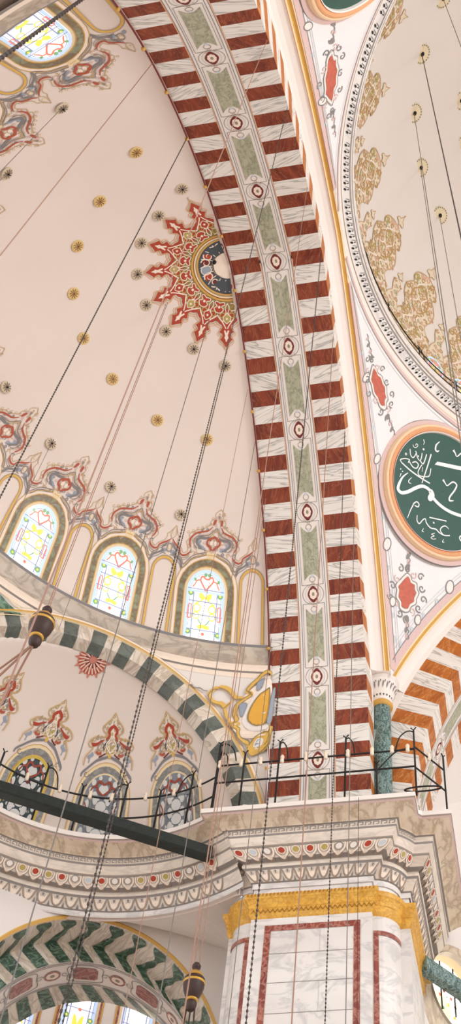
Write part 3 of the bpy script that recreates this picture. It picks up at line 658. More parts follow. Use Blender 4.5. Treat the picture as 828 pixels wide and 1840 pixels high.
# small rosettes -------------------------------------------------------
RG1 = plain('rosette_gold', (218, 186, 124), .6); RG2 = plain('rosette_gold_rays', (140, 96, 44), .6); RD1 = plain('rosette_tan', (206, 188, 162), .6); RD2 = plain('rosette_brown_rays', (112, 92, 76), .6); RM1 = plain('rosette_pale', (222, 212, 186), .6)
def rosette(P, inward, kind, label, group, r=.16):
    P = np.asarray(P, float); n = inward/np.linalg.norm(inward)
    a = np.cross(n, (0, 0, 1.)); a /= np.linalg.norm(a); b = np.cross(n, a)
    pt = lambda x, y, h: P+a*x+b*y+n*h
    mb = MB(); N = 28
    disc, ray = {'gold': (RG1, RG2), 'dark': (RD1, RD2), 'dome': (RM1, TANP)}[kind]
    ring = lambda rr, h: np.array([pt(rr*math.cos(t), rr*math.sin(t), h) for t in np.arange(N)*2*PI/N])
    wob = np.array([1+(.07 if kind == 'dome' else .03)*(1 if i % 2 else -1) for i in range(N)])
    R0 = np.array([pt(r*wob[i]*math.cos(t), r*wob[i]*math.sin(t), .0) for i, t in enumerate(np.arange(N)*2*PI/N)])
    R1 = np.array([pt(r*wob[i]*math.cos(t), r*wob[i]*math.sin(t), .02) for i, t in enumerate(np.arange(N)*2*PI/N)])
    mb.grid(np.stack([R0, R1, ring(r*.8, .03), ring(r*.3, .035), ring(r*.02, .035)]), disc, closev=True)
    for i in range(10):
        t = i*PI/5
        q = lambda rr, d: pt(rr*math.cos(t+d), rr*math.sin(t+d), .04)
        mb.add([q(r*.18, -.25), q(r*.6, -.13), q(r*.84, 0), q(r*.6, .13), q(r*.18, .25)], [(0, 1, 2, 3, 4)], ray if kind != 'dome' else PALEY)
    if kind == 'dome':
        for i in range(20):
            t = i*PI/10; c = pt(r*.88*math.cos(t), r*.88*math.sin(t), .036)
            mb.add([c+a*r*.09*math.cos(s)+b*r*.09*math.sin(s) for s in np.arange(6)*PI/3], [tuple(range(6))], OLVD)
    if kind != 'gold':
        k = [pt(r*(.24 if kind == 'dome' else .17)*math.cos(s), r*(.24 if kind == 'dome' else .17)*math.sin(s), .045) for s in np.arange(10)*PI/5]
        k2 = [pt(0, 0, .12)]
        mb.add(k+k2, [(i, (i+1) % 10, 10) for i in range(10)], DARK)
    else:
        mb.add([pt(r*.14*math.cos(s), r*.14*math.sin(s), .045) for s in np.arange(8)*PI/4], [tuple(range(8))], REDD)
    build(mb, 'ceiling_rosette', smooth=False, label=label, cat='rosette', group=group)
HC = np.array([XH, YA, 18.5])
ordn = ['first', 'second', 'third', 'fourth', 'fifth', 'sixth', 'seventh', 'eighth', 'ninth', 'tenth']
for i in range(8):      # one beyond each palmette tip, counted from the top of the photograph
    th = math.radians(101.25+22.5*(7-i)); r = 2.22 if 0 < i < 7 else 2.47
    p = hd_plan(MC[0]+r*math.cos(th), MC[1]+r*math.sin(th))
    rosette(p, HC-p, 'dark', 'dark-centred rosette just off the tip of the red medallion, %s from the top' % ordn[i], 'rosettes round the crown medallion')
gold = [(-6.14, 5.83), (-7.33, 6.83), (-8.17, 7.80), (-8.63, 8.96), (-8.71, 10.15), (-8.29, 11.38), (-7.39, 12.69), (-6.21, 13.46)]
for i, (x, y) in enumerate(gold):
    p = hd_plan(x, y); rosette(p, HC-p, 'gold', 'plain gold star rosette on the half dome plaster, %s from the top of its row' % ordn[i], 'gold rosettes on the half dome')
ROSLOW = {}
for i, k in enumerate((-3.5, -2.5, .5, 1.5, 2.5, 3.5)):
    p = halfdome(PI-k*ST, 22.68); ROSLOW[k] = p
    lab = ['dark-centred rosette in the notch of the frieze beside the top left window', 'dark-centred rosette below the top left frieze at the left picture edge', 'dark-centred rosette at the left picture edge above the lower windows', 'dark-centred rosette in the frieze notch left of the second lower window', 'dark-centred rosette above the niche between the left and middle lower windows', 'dark-centred rosette above the niche left of the window nearest the arch'][i]
    rosette(p, HC-p, 'dark', lab, 'rosettes above the half dome frieze')
# ------------------------------------------------------------------ 4. pendentives, dome ring and main dome
def pend_edges(z):
    h = float(max(hwE2(z), 0)); f1 = PI-math.atan2(h, D2)
    f2 = math.atan2(D2, -SH2-h)
    return f1, f2
def pendW(phi, z):
    """pendentive by angle about the dome axis and height (far one 90-180 deg, near one mirrored)"""
    phi = np.asarray(phi, float); z = np.asarray(z, float)
    far = np.where(phi <= PI, phi, 2*PI-phi)
    h = np.maximum(hwE2(z), 0); r1 = np.hypot(D2, h); r2 = np.hypot(D2, h+SH2)
    f1 = PI-np.arctan2(h, D2); f2 = np.arctan2(D2, -SH2-h)
    w = np.clip((f1-far)/np.maximum(f1-f2, .05), -.3, 1.3)
    w = w*np.clip((ZP-z)/1.0, 0, 1)
    r = r1+(r2-r1)*w
    return np.stack([XD+r*np.cos(phi), YA+r*np.sin(phi), z+0*phi], -1)
zz = np.concatenate([np.linspace(19.72, 26.5, 60), np.linspace(26.6, ZP-.01, 20)])
for near in (0, 1):
    P = []
    for z in zz:
        f1, f2 = pend_edges(z); t = np.linspace(f1, min(f2, f1) if f2 < f1 else f1, 60)
        P.append(pendW(2*PI-t if near else t, np.full(60, z)))
    P.append(pendW((2*PI-np.linspace(PI, PI/2, 60)) if near else np.linspace(PI, PI/2, 60), np.full(60, 27.62)))
    mb = MB(); mb.grid(np.array(P), PENDPL)
    o = build(mb, 'wall_pendentive', kind='structure', label='white painted pendentive %s' % ('at the top edge of the picture' if near else 'holding the green roundel'), cat='pendentive')
    if not near: PEND = o
    else: PEND2 = o
DC = np.array([XD, YA, 20.0])
def pendpaint(near=False):
    def f(u, v):   # u in modules along the wall away from the 135 degree line, v height
        phi = math.radians(135)-np.asarray(u, float)/11.5
        return pendW(2*PI-phi if near else phi, np.asarray(v, float))
    return Paint(f, DC)
def uedge(z, side, d):
    f1, f2 = pend_edges(z); r = rho(z)
    ph = f1-d/r if side else f2+d/r
    return (math.radians(135)-ph)*11.5
for near in (0, 1):
    root = PEND2 if near else PEND
    pa = pendpaint(near); zs = np.linspace(20.1, 27.3, 70)
    for side in (1, 0):
        for d, w, m, h in ((.10, .19, PINK, .010), (.21, .02, GREY, .014), (.34, .012, LINEF, .012), (.42, .012, LBLUE, .012)):
            z0 = 19.9+d*2.3
            zq = np.linspace(z0, 27.2, 70)
            pa.stroke([(uedge(z, side, d), z) for z in zq], w, m, h, smooth=False)
        for z, r in ((21.9, .12), (23.2, .16), (24.9, .13), (26.2, .14)):
            c = (uedge(z, side, .3), z); pa.ring(c, r*.8, .022, GREY, .018, 18, r*1.15); pa.disc(c, r*.66, CREAM if False else STRIPW, .016, 14, r)
        for z in np.arange(21, 27, .55): pa.disc((uedge(z, side, .25), z), .05, LBLUE, .013, 8, .09)
    for v, w, m in ((27.42, .16, PINK), (27.32, .016, GREY), (27.2, .012, LINEF)):
        t = np.linspace(math.radians(92), math.radians(176), 80); pa.stroke([((math.radians(135)-a)*11.5, v) for a in t], w, m, .012, smooth=False)
    build(pa.mb, 'painted_border', root)
def cartouche(c, sh, lg, label, near=False):
    """a stone in scrollwork: c centre, sh / lg the half axes across and along it (wall coordinates)"""
    pa = pendpaint(near); T = lambda L: [(c[0]+x*sh[0]+y*lg[0], c[1]+x*sh[1]+y*lg[1]) for x, y in L]
    L = [(0, 1), (.3, .8), (.4, .62), (.75, .5), (.8, .2), (.95, 0), (.75, -.3), (.7, -.55), (.35, -.7), (.15, -.95), (-.2, -1), (-.55, -.85), (-.6, -.55), (-.85, -.3), (-.8, .1), (-.9, .35), (-.6, .6), (-.35, .8)]
    pa.fill(T(L), CART, .016)
    root = build(pa.mb, 'painted_cartouche', label=label, cat='cartouche', group=None)
    pa = pendpaint(near)
    pa.stroke(T([(x*1.18, y*1.12) for x, y in L]), .06, STRIPW, .014, True)
    pa.stroke(T([(x*1.36, y*1.24) for x, y in L]), .025, LINE, .015, True)
    for i in range(14):
        a = i*PI/7+.2; r = 1.6+.25*math.sin(i*2.1)
        cc = T([(r*math.cos(a), r*.92*math.sin(a))])[0]
        pa.spiral(cc, .11, 1.1, a, .035, (GREY, LINE, PINK)[i % 3], .016, 1 if i % 2 else -1)
    for s in (1, -1):
        for j in range(4):
            cc = T([(.1*math.sin(j*2), s*(1.6+.35*j))])[0]; pa.disc(cc, .07-.012*j, (LINE, PINK)[j % 2], .015, 8, .09)
            pa.stroke(T([(0, s*(1.5+.35*j)), (.2, s*(1.7+.35*j)), (.05, s*(1.85+.35*j))]), .025, GREY, .016)
    build(pa.mb, 'scrollwork', root)
cartouche((-.17, 22.39), (.28, .15), (-.124, .40), 'large red stone cartouche in grey scrollwork near the foot of the white pendentive')
cartouche((-3.98, 26.36), (.2, .165), (-.55, .22), 'slim red stone cartouche between arch moulding and dome ring above the green roundel')
cartouche((-3.98, 26.33), (.2, .165), (-.62, .24), 'slim red stone cartouche on the white pendentive at the top of the picture', near=True)
# the ring at the foot of the dome
def rev(t, r, z): return np.stack([XD+r*np.cos(t), YA+r*np.sin(t), np.full(len(t), z)], 1)
prof = [(9.42, 27.52), (9.36, 27.62), (9.36, 27.72), (9.30, 27.76), (9.29, 27.86), (9.22, 27.9), (9.2, 27.98), (9.17, 28.0), (9.0, 28.22), (8.96, 28.26), (8.93, 28.3), (8.91, 28.4), (8.87, 28.44), (8.87, 28.7), (9.4, 28.74)]
mt = [PINK, PINK, PEACH, CREAM, STRIPW, SHADE, STRIPW, MARB, LINE, MARB, SHADE, MARB, STRIPW, STRIPW]
mb = MB(); sweep_ring(rev, prof, 0, 2*PI, 220, mt, mb)
RING = build(mb, 'trim_2', kind='structure', label='carved round cornice at the foot of the main dome', cat='cornice')
def ringsurf(u, v):      # u along, v from 0 (outer foot) to .28 (inner top) of the sloping frieze
    v = np.asarray(v, float); f = v/.28; r = 9.17-.17*f; z = 28.0+.22*f; a = PI-np.asarray(u, float)/9.1
    return np.stack([XD+r*np.cos(a), YA+r*np.sin(a), z+0*a], -1)
pa = Paint(ringsurf, (XD, YA, 15))
tot = 9.1*2*PI; n = int(tot/.165)
for i in range(n):
    u = i*tot/n
    if i % 9 == 8: continue
    if not (-9.1*1.2 < (u if u < tot/2 else u-tot) < 9.1*1.6): continue
    pa.fill([(u-.035, .05), (u-.01, .03), (u+.045, .09), (u+.035, .14), (u-.01, .11)], DARK, .012)
    pa.fill([(u+.03, .18), (u+.05, .175), (u+.07, .235), (u+.05, .25)], IRON, .012)
    pa.stroke([(u-.06, .1), (u-.02, .19), (u+.03, .26)], .022, GREY, .011)
build(pa.mb, 'leaf_frieze', RING)
els = np.linspace(-.04, PI/2-.004, 60); t = np.linspace(0, 2*PI, 161)
mb = MB(); mb.grid(dome(*np.meshgrid(t, els)), DOMEPL)
DOME = build(mb, 'ceiling_main_dome', kind='structure', label='pale main dome with gold painted ornament round its foot', cat='dome')
DG = plain('dome_gold', (226, 210, 184), .65, var=.08, scale=8)
DG2 = plain('dome_gold_dark', (186, 146, 92), .65); DG3 = plain('dome_rose', (216, 170, 140), .65); DG4 = plain('dome_sage', (170, 170, 136), .65)
bigh = [(0, 4.28), (.12, 4.2), (.3, 4.12), (.5, 3.95), (.56, 3.7), (.48, 3.5), (.62, 3.3), (.74, 3.0), (.7, 2.65), (.56, 2.35), (.52, 2.05), (.7, 1.75), (.85, 1.45), (1.0, 1.2), (1.15, .9), (1.2, .2)]
fin = [(0, 4.3), (.06, 4.4), (.2, 4.42), (.16, 4.56), (.07, 4.6), (0, 4.85)]
smh = [(0, 2.75), (.1, 2.7), (.2, 2.5), (.16, 2.25), (.12, 2.0), (.26, 1.7), (.36, 1.3), (.4, .9), (.42, .2)]
fin2 = [(0, 2.78), (.05, 2.86), (.15, 2.88), (.12, 3.0), (.05, 3.02), (0, 3.2)]
for i in range(-6, 8):
    fc = math.radians(165+i*-15.0)
    if not (math.radians(90) < fc < math.radians(245)): continue
    f = lambda u, v, fc=fc: dome(fc-np.asarray(u, float)/RD/np.maximum(np.cos(np.asarray(v, float)/RD), .3), np.asarray(v, float)/RD)
    pa = Paint(f, DC)
    poly = bigh+mir(bigh)[::-1][:-1]
    pa.fill(poly, DG, .02, smooth=False); pa.stroke([(u*1.03, v+.03) for u, v in poly], .04, TANP, .022)
    scrollfill(pa, poly, .25, (DG2, DG2, DG3, DG4, OLV), .03, .13)
    pa.fill(fin+mir(fin)[::-1][1:-1], DG, .02); pa.stroke(fin+mir(fin)[::-1], .02, DG2, .024, True)
    for m in (1, -1):
        pa.stroke([(m*.0, 3.9), (m*.3, 3.5), (m*.1, 3.0), (m*.4, 2.6), (m*.1, 2.1), (m*.5, 1.5), (m*.2, 1.0), (m*.8, .6)], .05, CREAM, .032)
        pa.stroke([(m*.05, 3.7), (m*.4, 3.2), (m*.3, 2.7), (m*.05, 2.4)], .05, DG2, .033)
    g = [(u+1.2, v) for u, v in smh]; g2 = [(1.2-u, v) for u, v in smh]
    poly = g+g2[::-1][:-1]
    pa.fill(poly, DG, .024, smooth=False); pa.stroke(poly, .03, TANP, .026)
    scrollfill(pa, poly, .24, (DG2, DG3, DG4), .032, .1)
    L = [(1.2+u, v) for u, v in fin2]+[(1.2-u, v) for u, v in fin2][::-1][1:-1]
    pa.fill(L, DG, .02); pa.stroke(L, .018, DG2, .024, True)
    build(pa.mb, 'painted_ornament', DOME)
DOMESTARS = []
for k, (fc, el, lab) in enumerate([(201.7, 40.2, 'pale serrated rosette high in the dome, uppermost of the left row'), (186.9, 40.2, 'pale serrated rosette in the dome, second down in the left row'), (172.3, 40.2, 'pale serrated rosette in the dome, third down in the left row'), (157.7, 40.2, 'pale serrated rosette in the dome, lowest of the left row beside the hanging wires'), (215.6, 40.2, 'pale serrated rosette cut by the top edge of the picture'), (186.5, 54.2, 'upper of two dome rosettes cut by the right edge of the picture'), (171.2, 53.6, 'lower of two dome rosettes cut by the right edge of the picture'), (143, 40.2, None), (201, 54, None)]):
    if lab is None: continue
    p = dome(math.radians(fc), math.radians(el)); DOMESTARS.append(p)
    rosette(p, DC+np.array([0, 0, 6])-p, 'dome', lab, 'rosettes of the main dome', r=.31)
# small windows at the foot of the dome, mostly hidden by the ring
for j, fc in enumerate((142.5, 135, 127.5)):
    f = lambda u, v, fc=fc: dome(math.radians(fc)-np.asarray(u, float)/RD, np.asarray(v, float)/RD)
    r = window('window_%d' % (20+j), f, 'sunlit window at the foot of the main dome behind the railing, right picture edge, number %d' % (j+1), .34, .15, 1.05, toward=DC)

# ------------------------------------------------------------------ 5. calligraphy roundel
RC = np.array([-.238, 16.80, 25.278]); RN = np.array([-.64491, .56492, .51473]); RE1 = np.array([.65892, .75221, 0]); RE2v = np.array([.38719, -.33917, .85735])
def roundel(root, RC, RN, E1, E2, words):
    def P(r, t, d): return RC+E1*(r*np.cos(t))[..., None]+E2*(r*np.sin(t))[..., None]-RN*d
    t = np.arange(96)*2*PI/96
    ringp = lambda r, d: P(np.full(96, r), t, d)
    mb = MB(); mb.grid(np.stack([ringp(.01, .14), ringp(.6, .14), ringp(1.2, .14), ringp(1.79, .14)]), BOARD, closev=True)
    build(mb, 'green_panel', root)
    mb = MB(); prof = [(1.75, .13), (1.76, .2), (1.785, .22), (1.80, .2), (1.83, .22), (1.86, .24), (1.9, .23), (1.93, .2), (1.95, .21), (1.99, .19), (2.03, .1), (2.05, -.2)]
    mt = [STRIPW, STRIPW, BRICK, ORING, ORING, ORING, PEACH, ORINGP, ORINGP, ORINGP, PALEY]
    for i in range(len(prof)-1): mb.grid(np.stack([ringp(*prof[i]), ringp(*prof[i+1])]), mt[i], closev=True)
    build(mb, 'orange_frame', root)
    mb = MB(); prof = [(2.03, .06), (2.1, .07), (2.17, .06), (2.2, .02), (2.22, -.2)]
    for i in range(4): mb.grid(np.stack([ringp(*prof[i]), ringp(*prof[i+1])]), (PINK, PINK, GREY, LINEF)[i], closev=True)
    build(mb, 'pink_border', root)
    if words:
        f = lambda u, v: RC+np.asarray(u, float)[..., None]*E1+np.asarray(v, float)[..., None]*E2-RN*.14
        pa = Paint(f, RC-RN*20)
        for k, pts, w in CALLI:
            pts = [p for p in pts if math.hypot(*p) < 1.74]
            if not pts: continue
            if k == 's' and len(pts) > 1: pa.stroke(pts, w if isinstance(w, (int, float)) else w[:len(pts)] if len(w) >= 2 else w[0], LETTER, .012)
            elif k == 'f': pa.fill(pts, LETTER, .011, smooth=len(pts) > 6)
            elif k == 'd': pa.disc(pts[0], w, LETTER, .013, 10)
            elif k == 'o': pa.ring(pts[0], w, .02, LETTER, .013, 12)
        build(pa.mb, 'lettering', root)
rd = empty('calligraphy_roundel', RC, label='round dark green calligraphy panel with white script in an orange moulded frame', cat='roundel')
roundel(rd, RC, RN, RE1, RE2v, True)
my = lambda p: np.array([p[0], 2*YA-p[1], p[2]]); mv = lambda p: np.array([p[0], -p[1], p[2]])
rd2 = empty('calligraphy_roundel', my(RC), label='orange rim of a second roundel at the top edge of the picture', cat='roundel')
roundel(rd2, my(RC), mv(RN), mv(RE1), mv(RE2v), False)

# ------------------------------------------------------------------ 6. the green corner column
CX, CY = XB+.19, YA+D2+.5-.19
col = empty('engaged_column', (CX, CY, 14.95), label='green marble corner column with white carved capital between the two great arches', cat='column')
mb = MB(); mb.lathe([(.26, 14.95), (.26, 15.1), (.235, 15.2), (.225, 15.4), (.225, 17), (.222, 19.25)], COLG, (CX, CY, 0), 28); build(mb, 'shaft', col)
mb = MB(); mb.lathe([(.222, 19.18), (.26, 19.2), (.285, 19.25), (.285, 19.3), (.25, 19.33), (.245, 19.36)], GOLDL, (CX, CY, 0), 28); build(mb, 'gilt_necking', col)
mb = MB(); mb.lathe([(.24, 19.34), (.27, 19.42), (.275, 19.5), (.30, 19.54), (.31, 19.58), (.32, 19.62), (.35, 19.74), (.4, 19.88), (.42, 19.92), (.42, 19.98), (.46, 20.0), (.47, 20.06), (.3, 20.08), (0, 20.08)], STRIPW, (CX, CY, 0), 32)
cap = build(mb, 'capital', col)
mb = MB()
for i in range(20):
    a = i*PI/10; c = lambda r, z, d: (CX+r*math.cos(a+d), CY+r*math.sin(a+d), z)
    mb.add([c(.282, 19.44, -.05), c(.282, 19.44, .05), c(.286, 19.5, .05), c(.286, 19.5, -.05)], [(0, 1, 2, 3)], DARK)
    q = [c(.333, 19.64, -.1), c(.36, 19.74, -.14), c(.405, 19.86, -.08), c(.39, 19.82, 0), c(.36, 19.74, -.03)]
    mb.add(q, [(0, 1, 2, 3, 4)], GREY)
    mb.add([c(.38, 19.8, .04), c(.405, 19.86, .1), c(.415, 19.88, .04)], [(0, 1, 2)], DARK)
build(mb, 'carved_leaves', cap)

# plain masonry behind the capital, closing the corner between the two arches
zq = np.linspace(18.4, 20.9, 26); hx = np.sqrt(RX**2-(zq-ZC)**2)-E; mb = MB(); n_ = len(zq)
mb.grid(np.stack([np.stack([np.full(n_, XB+.004), YA+hx, zq], 1), np.stack([np.full(n_, XB+.004), np.full(n_, YA+XD-XB), zq], 1)], 1), STRIPW)
mb.grid(np.stack([np.stack([XD-SH2-hx, np.full(n_, YA+XD-XB-.004), zq], 1), np.stack([np.full(n_, XB), np.full(n_, YA+XD-XB-.004), zq], 1)], 1), STRIPW)
build(mb, 'corner_masonry', PEND, smooth=False)
# ------------------------------------------------------------------ 7. exedra: banded arch, semi dome, four windows, spandrel
SC, ZA = 4.7, 14.35
def exarch(th, r, n): return pl(SC-r*np.cos(th), n, ZA+r*np.sin(th))       # th = 0 at the pier foot
ex = empty('exedra_arch', P0+SC*U+np.array([0, 0, 14.4]), label='round arch of alternating green and beige voussoirs left of the striped pier', cat='arch')
NV = 41; mb = MB()
for i in range(NV):
    a, b = PI*i/NV, PI*(i+1)/NV; t = np.linspace(a, b, 4); m = GRYM if i % 2 == 0 else BEIM
    mb.grid(np.stack([exarch(t, 4.84, .0), exarch(t, 4.42, .0)], 1), m, uvs=block_uv(4, 2, .42, .35))
    mb.grid(np.stack([exarch(t, 4.42, .0), exarch(t, 4.33, -.32)], 1), m, uvs=block_uv(4, 2, .42, .35))
build(mb, 'voussoirs', ex, smooth=False)
t = np.linspace(0, PI, 90); mb = MB()
for r0, n0, r1, n1, m in ((4.84, 0, 4.86, .05, PALEY), (4.86, .05, 4.91, .05, GOLDL), (4.91, .05, 4.92, .01, OLV), (4.92, .01, 5.02, .0, CREAM), (5.02, .0, 5.03, .0, LINE)):
    mb.grid(np.stack([exarch(t, r0, n0), exarch(t, r1, n1)], 1), m)
build(mb, 'gold_moulding', ex)
# spandrel between the arch and the band of the half dome
def spand(th, w):
    th = np.asarray(th, float); w = np.asarray(w, float)
    lo = exarch(th, 5.03, 0.0)
    tt = math.radians(93)+(math.radians(160)-math.radians(93))*th/PI
    a, b = 8.51, hw(19.85)+.38
    hi = np.stack([XH+a*np.cos(tt), YA+b*np.sin(tt), 19.02+0*tt], -1)
    p = lo+(hi-lo)*w[..., None]; p[..., 0] = np.minimum(p[..., 0], XA-.015); return p
P = spand(*np.meshgrid(np.linspace(0, PI, 90), np.linspace(0, 1, 14)))
mb = MB(); mb.grid(P, WALLPL)
SPAN = build(mb, 'wall_spandrel', kind='structure', label='pale spandrel wall between the banded arch and the half dome cornice', cat='wall')
SG = P.reshape(-1, 3); SGs = (SG-P0)@U; SGz = SG[:, 2]; SGn = (SG-P0)@N_
def spandsurf(u, v):
    u = np.asarray(u, float); v = np.asarray(v, float); n = np.zeros(u.shape)
    for i in np.ndindex(u.shape):
        d = (SGs-u[i])**2+(SGz-v[i])**2; k = np.argpartition(d, 6)[:6]; w = 1/(d[k]+1e-3); n[i] = (SGn[k]*w).sum()/w.sum()
    return pl(u, n, v)
class SP(Paint):
    def pt(s, uv, h): return s.surf(np.asarray(uv, float)[:, 0], np.asarray(uv, float)[:, 1])+N_*(.05+h*2.5)
pa = SP(spandsurf, EYEPT); Y = {k: [tuple(p) for p in v] for k, v in YCART.items()}
cx, cz = np.mean([p[0] for p in Y['oval']]), np.mean([p[1] for p in Y['oval']])
pa.fill([(cx+.1+(u-cx)*2.1, cz-.02+(v-cz)*1.62) for u, v in Y['oval']], CREAM, .004)
yc = build(pa.mb, 'painted_cartouche', label='yellow and blue baroque cartouche with an ochre oval beside the striped pier', cat='cartouche')
pa = SP(spandsurf, EYEPT)
cx, cz = np.mean([p[0] for p in Y['oval']]), np.mean([p[1] for p in Y['oval']])
pa.fill([(cx+(u-cx)*1.45, cz+(v-cz)*1.32) for u, v in Y['oval']], STRIPW, .010)
for k in ('g1', 'g2', 'g3'): pa.fill(Y[k], BLUEG, .016); pa.stroke(Y[k], .014, LINE, .017, True)
build(pa.mb, 'blue_grey_border', yc)
pa = SP(spandsurf, EYEPT); pa.fill(Y['oval'], plain('deep_ochre', (226, 168, 62), .6), .018); pa.stroke(Y['oval'], .03, OLVD, .02, True); build(pa.mb, 'ochre_oval', yc)
pa = SP(spandsurf, EYEPT)
pa.fill(Y['lob'], YELL, .014); pa.stroke(Y['lob'], .025, OLVD, .016, True); pa.fill([(np.mean([p[0] for p in Y['eye']])+.085*math.cos(a), np.mean([p[1] for p in Y['eye']])+.13*math.sin(a)) for a in np.arange(10)*PI/5], STRIPW, .018); pa.fill(Y['eye'], BLUEG, .02)
pa.stroke(Y['frame'], .085, YELL, .012); pa.stroke([(cx+(u-cx)*1.07, cz+(v-cz)*1.05) for u, v in Y['frame']], .018, OLVD, .014); pa.stroke([(cx+(u-cx)*.9, cz+(v-cz)*.93) for u, v in Y['frame']], .016, OLVD, .014)
for k in ('arm', 'arm2', 'arm3'): pa.stroke(Y[k], [.05, .1, .11, .1, .06], YELL, .012); pa.stroke([(u+.03, v-.04) for u, v in Y[k]], .018, OLVD, .014)
pa.stroke(Y['sw'], [.02, .05, .04, .05, .03, .02], LINE, .012)
build(pa.mb, 'scrollwork', yc)
pa = SP(spandsurf, EYEPT); pa.fill([(6.55, 18.74), (7.0, 18.6), (7.6, 18.15), (8.2, 17.5), (8.3, 18.9), (7.4, 18.96)], GTRI, .01, smooth=False)
pa.stroke([(6.4, 18.82), (7.0, 18.5), (7.6, 18.03), (8.2, 17.4)], .03, PALEY, .012); pa.stroke([(6.4, 18.82), (7.4, 19.02), (8.3, 18.96)], .03, PALEY, .012)
build(pa.mb, 'green_marble_inlay', SPAN)
# semi dome and drum of the exedra
A0, A1 = math.radians(127-112), math.radians(127+112)
zz = np.concatenate([np.linspace(13.6, 14.35, 5), ZE+RE*np.sin(np.linspace(.02, PI/2-.12, 48))])
mb = MB(); P = []
for z in zz:
    a = np.linspace(A0, A1, 100); p = exs(a, np.full(100, z)); n = (p-P0)@N_
    p = p-np.maximum(n+.30, 0)[:, None]*N_; P.append(p)
mb.grid(np.array(P), PLASTER)
EXD = build(mb, 'ceiling_exedra', kind='structure', label='small cream semi dome with four windows behind the banded arch', cat='semi dome')
XT = np.array([CE[0], CE[1], 14.5])
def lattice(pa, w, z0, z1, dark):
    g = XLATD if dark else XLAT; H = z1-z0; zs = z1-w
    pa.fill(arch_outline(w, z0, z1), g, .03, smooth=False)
    def pane(u, v, ru, rv=None): pa.disc((u*w, v), ru, XGLASS, .045, 14, rv or ru)
    for m in (1, -1):
        q = lambda L: [(m*a*w, zs+b*w) for a, b in L]
        pa.stroke(q([(0, .08), (.3, .3), (.42, .52), (.3, .7), (.1, .62), (0, .56)]), .05, XRED, .05)
        pa.stroke(q([(.4, .5), (.62, .42), (.74, .16)]), .04, XRED, .05)
        for a, b, r in ((.62, .62, .065), (.7, .28, .06), (.28, .84, .05), (.45, .12, .06)): pane(m*a, zs+b*w, r)
        pa.stroke([(m*.56*w, z0), (m*.56*w, zs)], .03, g, .047, smooth=False)
        pa.stroke(q([(.9, -.9), (.78, -.6), (.9, -.3)]), .03, XRED, .05)
    pane(0, zs+.36*w, .13, .11)
    for j in range(6):
        v = zs-.2-.31*j
        if v-.12 < z0: continue
        pane(0, v, .135, .125)
        for m in (1, -1):
            pane(m*.36, v+.15, .07, .12); pane(m*.78, v, .06, .13); pane(m*.2, v+.16, .035); pane(m*.58, v+.16, .03, .04)
    pa.stroke([(-w, zs), (w, zs)], .05, g, .048, smooth=False)
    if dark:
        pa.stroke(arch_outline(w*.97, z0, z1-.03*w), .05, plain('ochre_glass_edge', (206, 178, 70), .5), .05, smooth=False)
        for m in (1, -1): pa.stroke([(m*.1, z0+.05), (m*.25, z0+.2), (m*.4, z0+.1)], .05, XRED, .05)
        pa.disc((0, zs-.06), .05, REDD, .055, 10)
XN = {0: 'dark arched window with teal tracery and ochre edge behind the green beam', 1: 'arched exedra window with grey tracery in the middle', 2: 'arched exedra window with grey tracery nearest the pier', 3: 'arched exedra window cut by the left picture edge'}
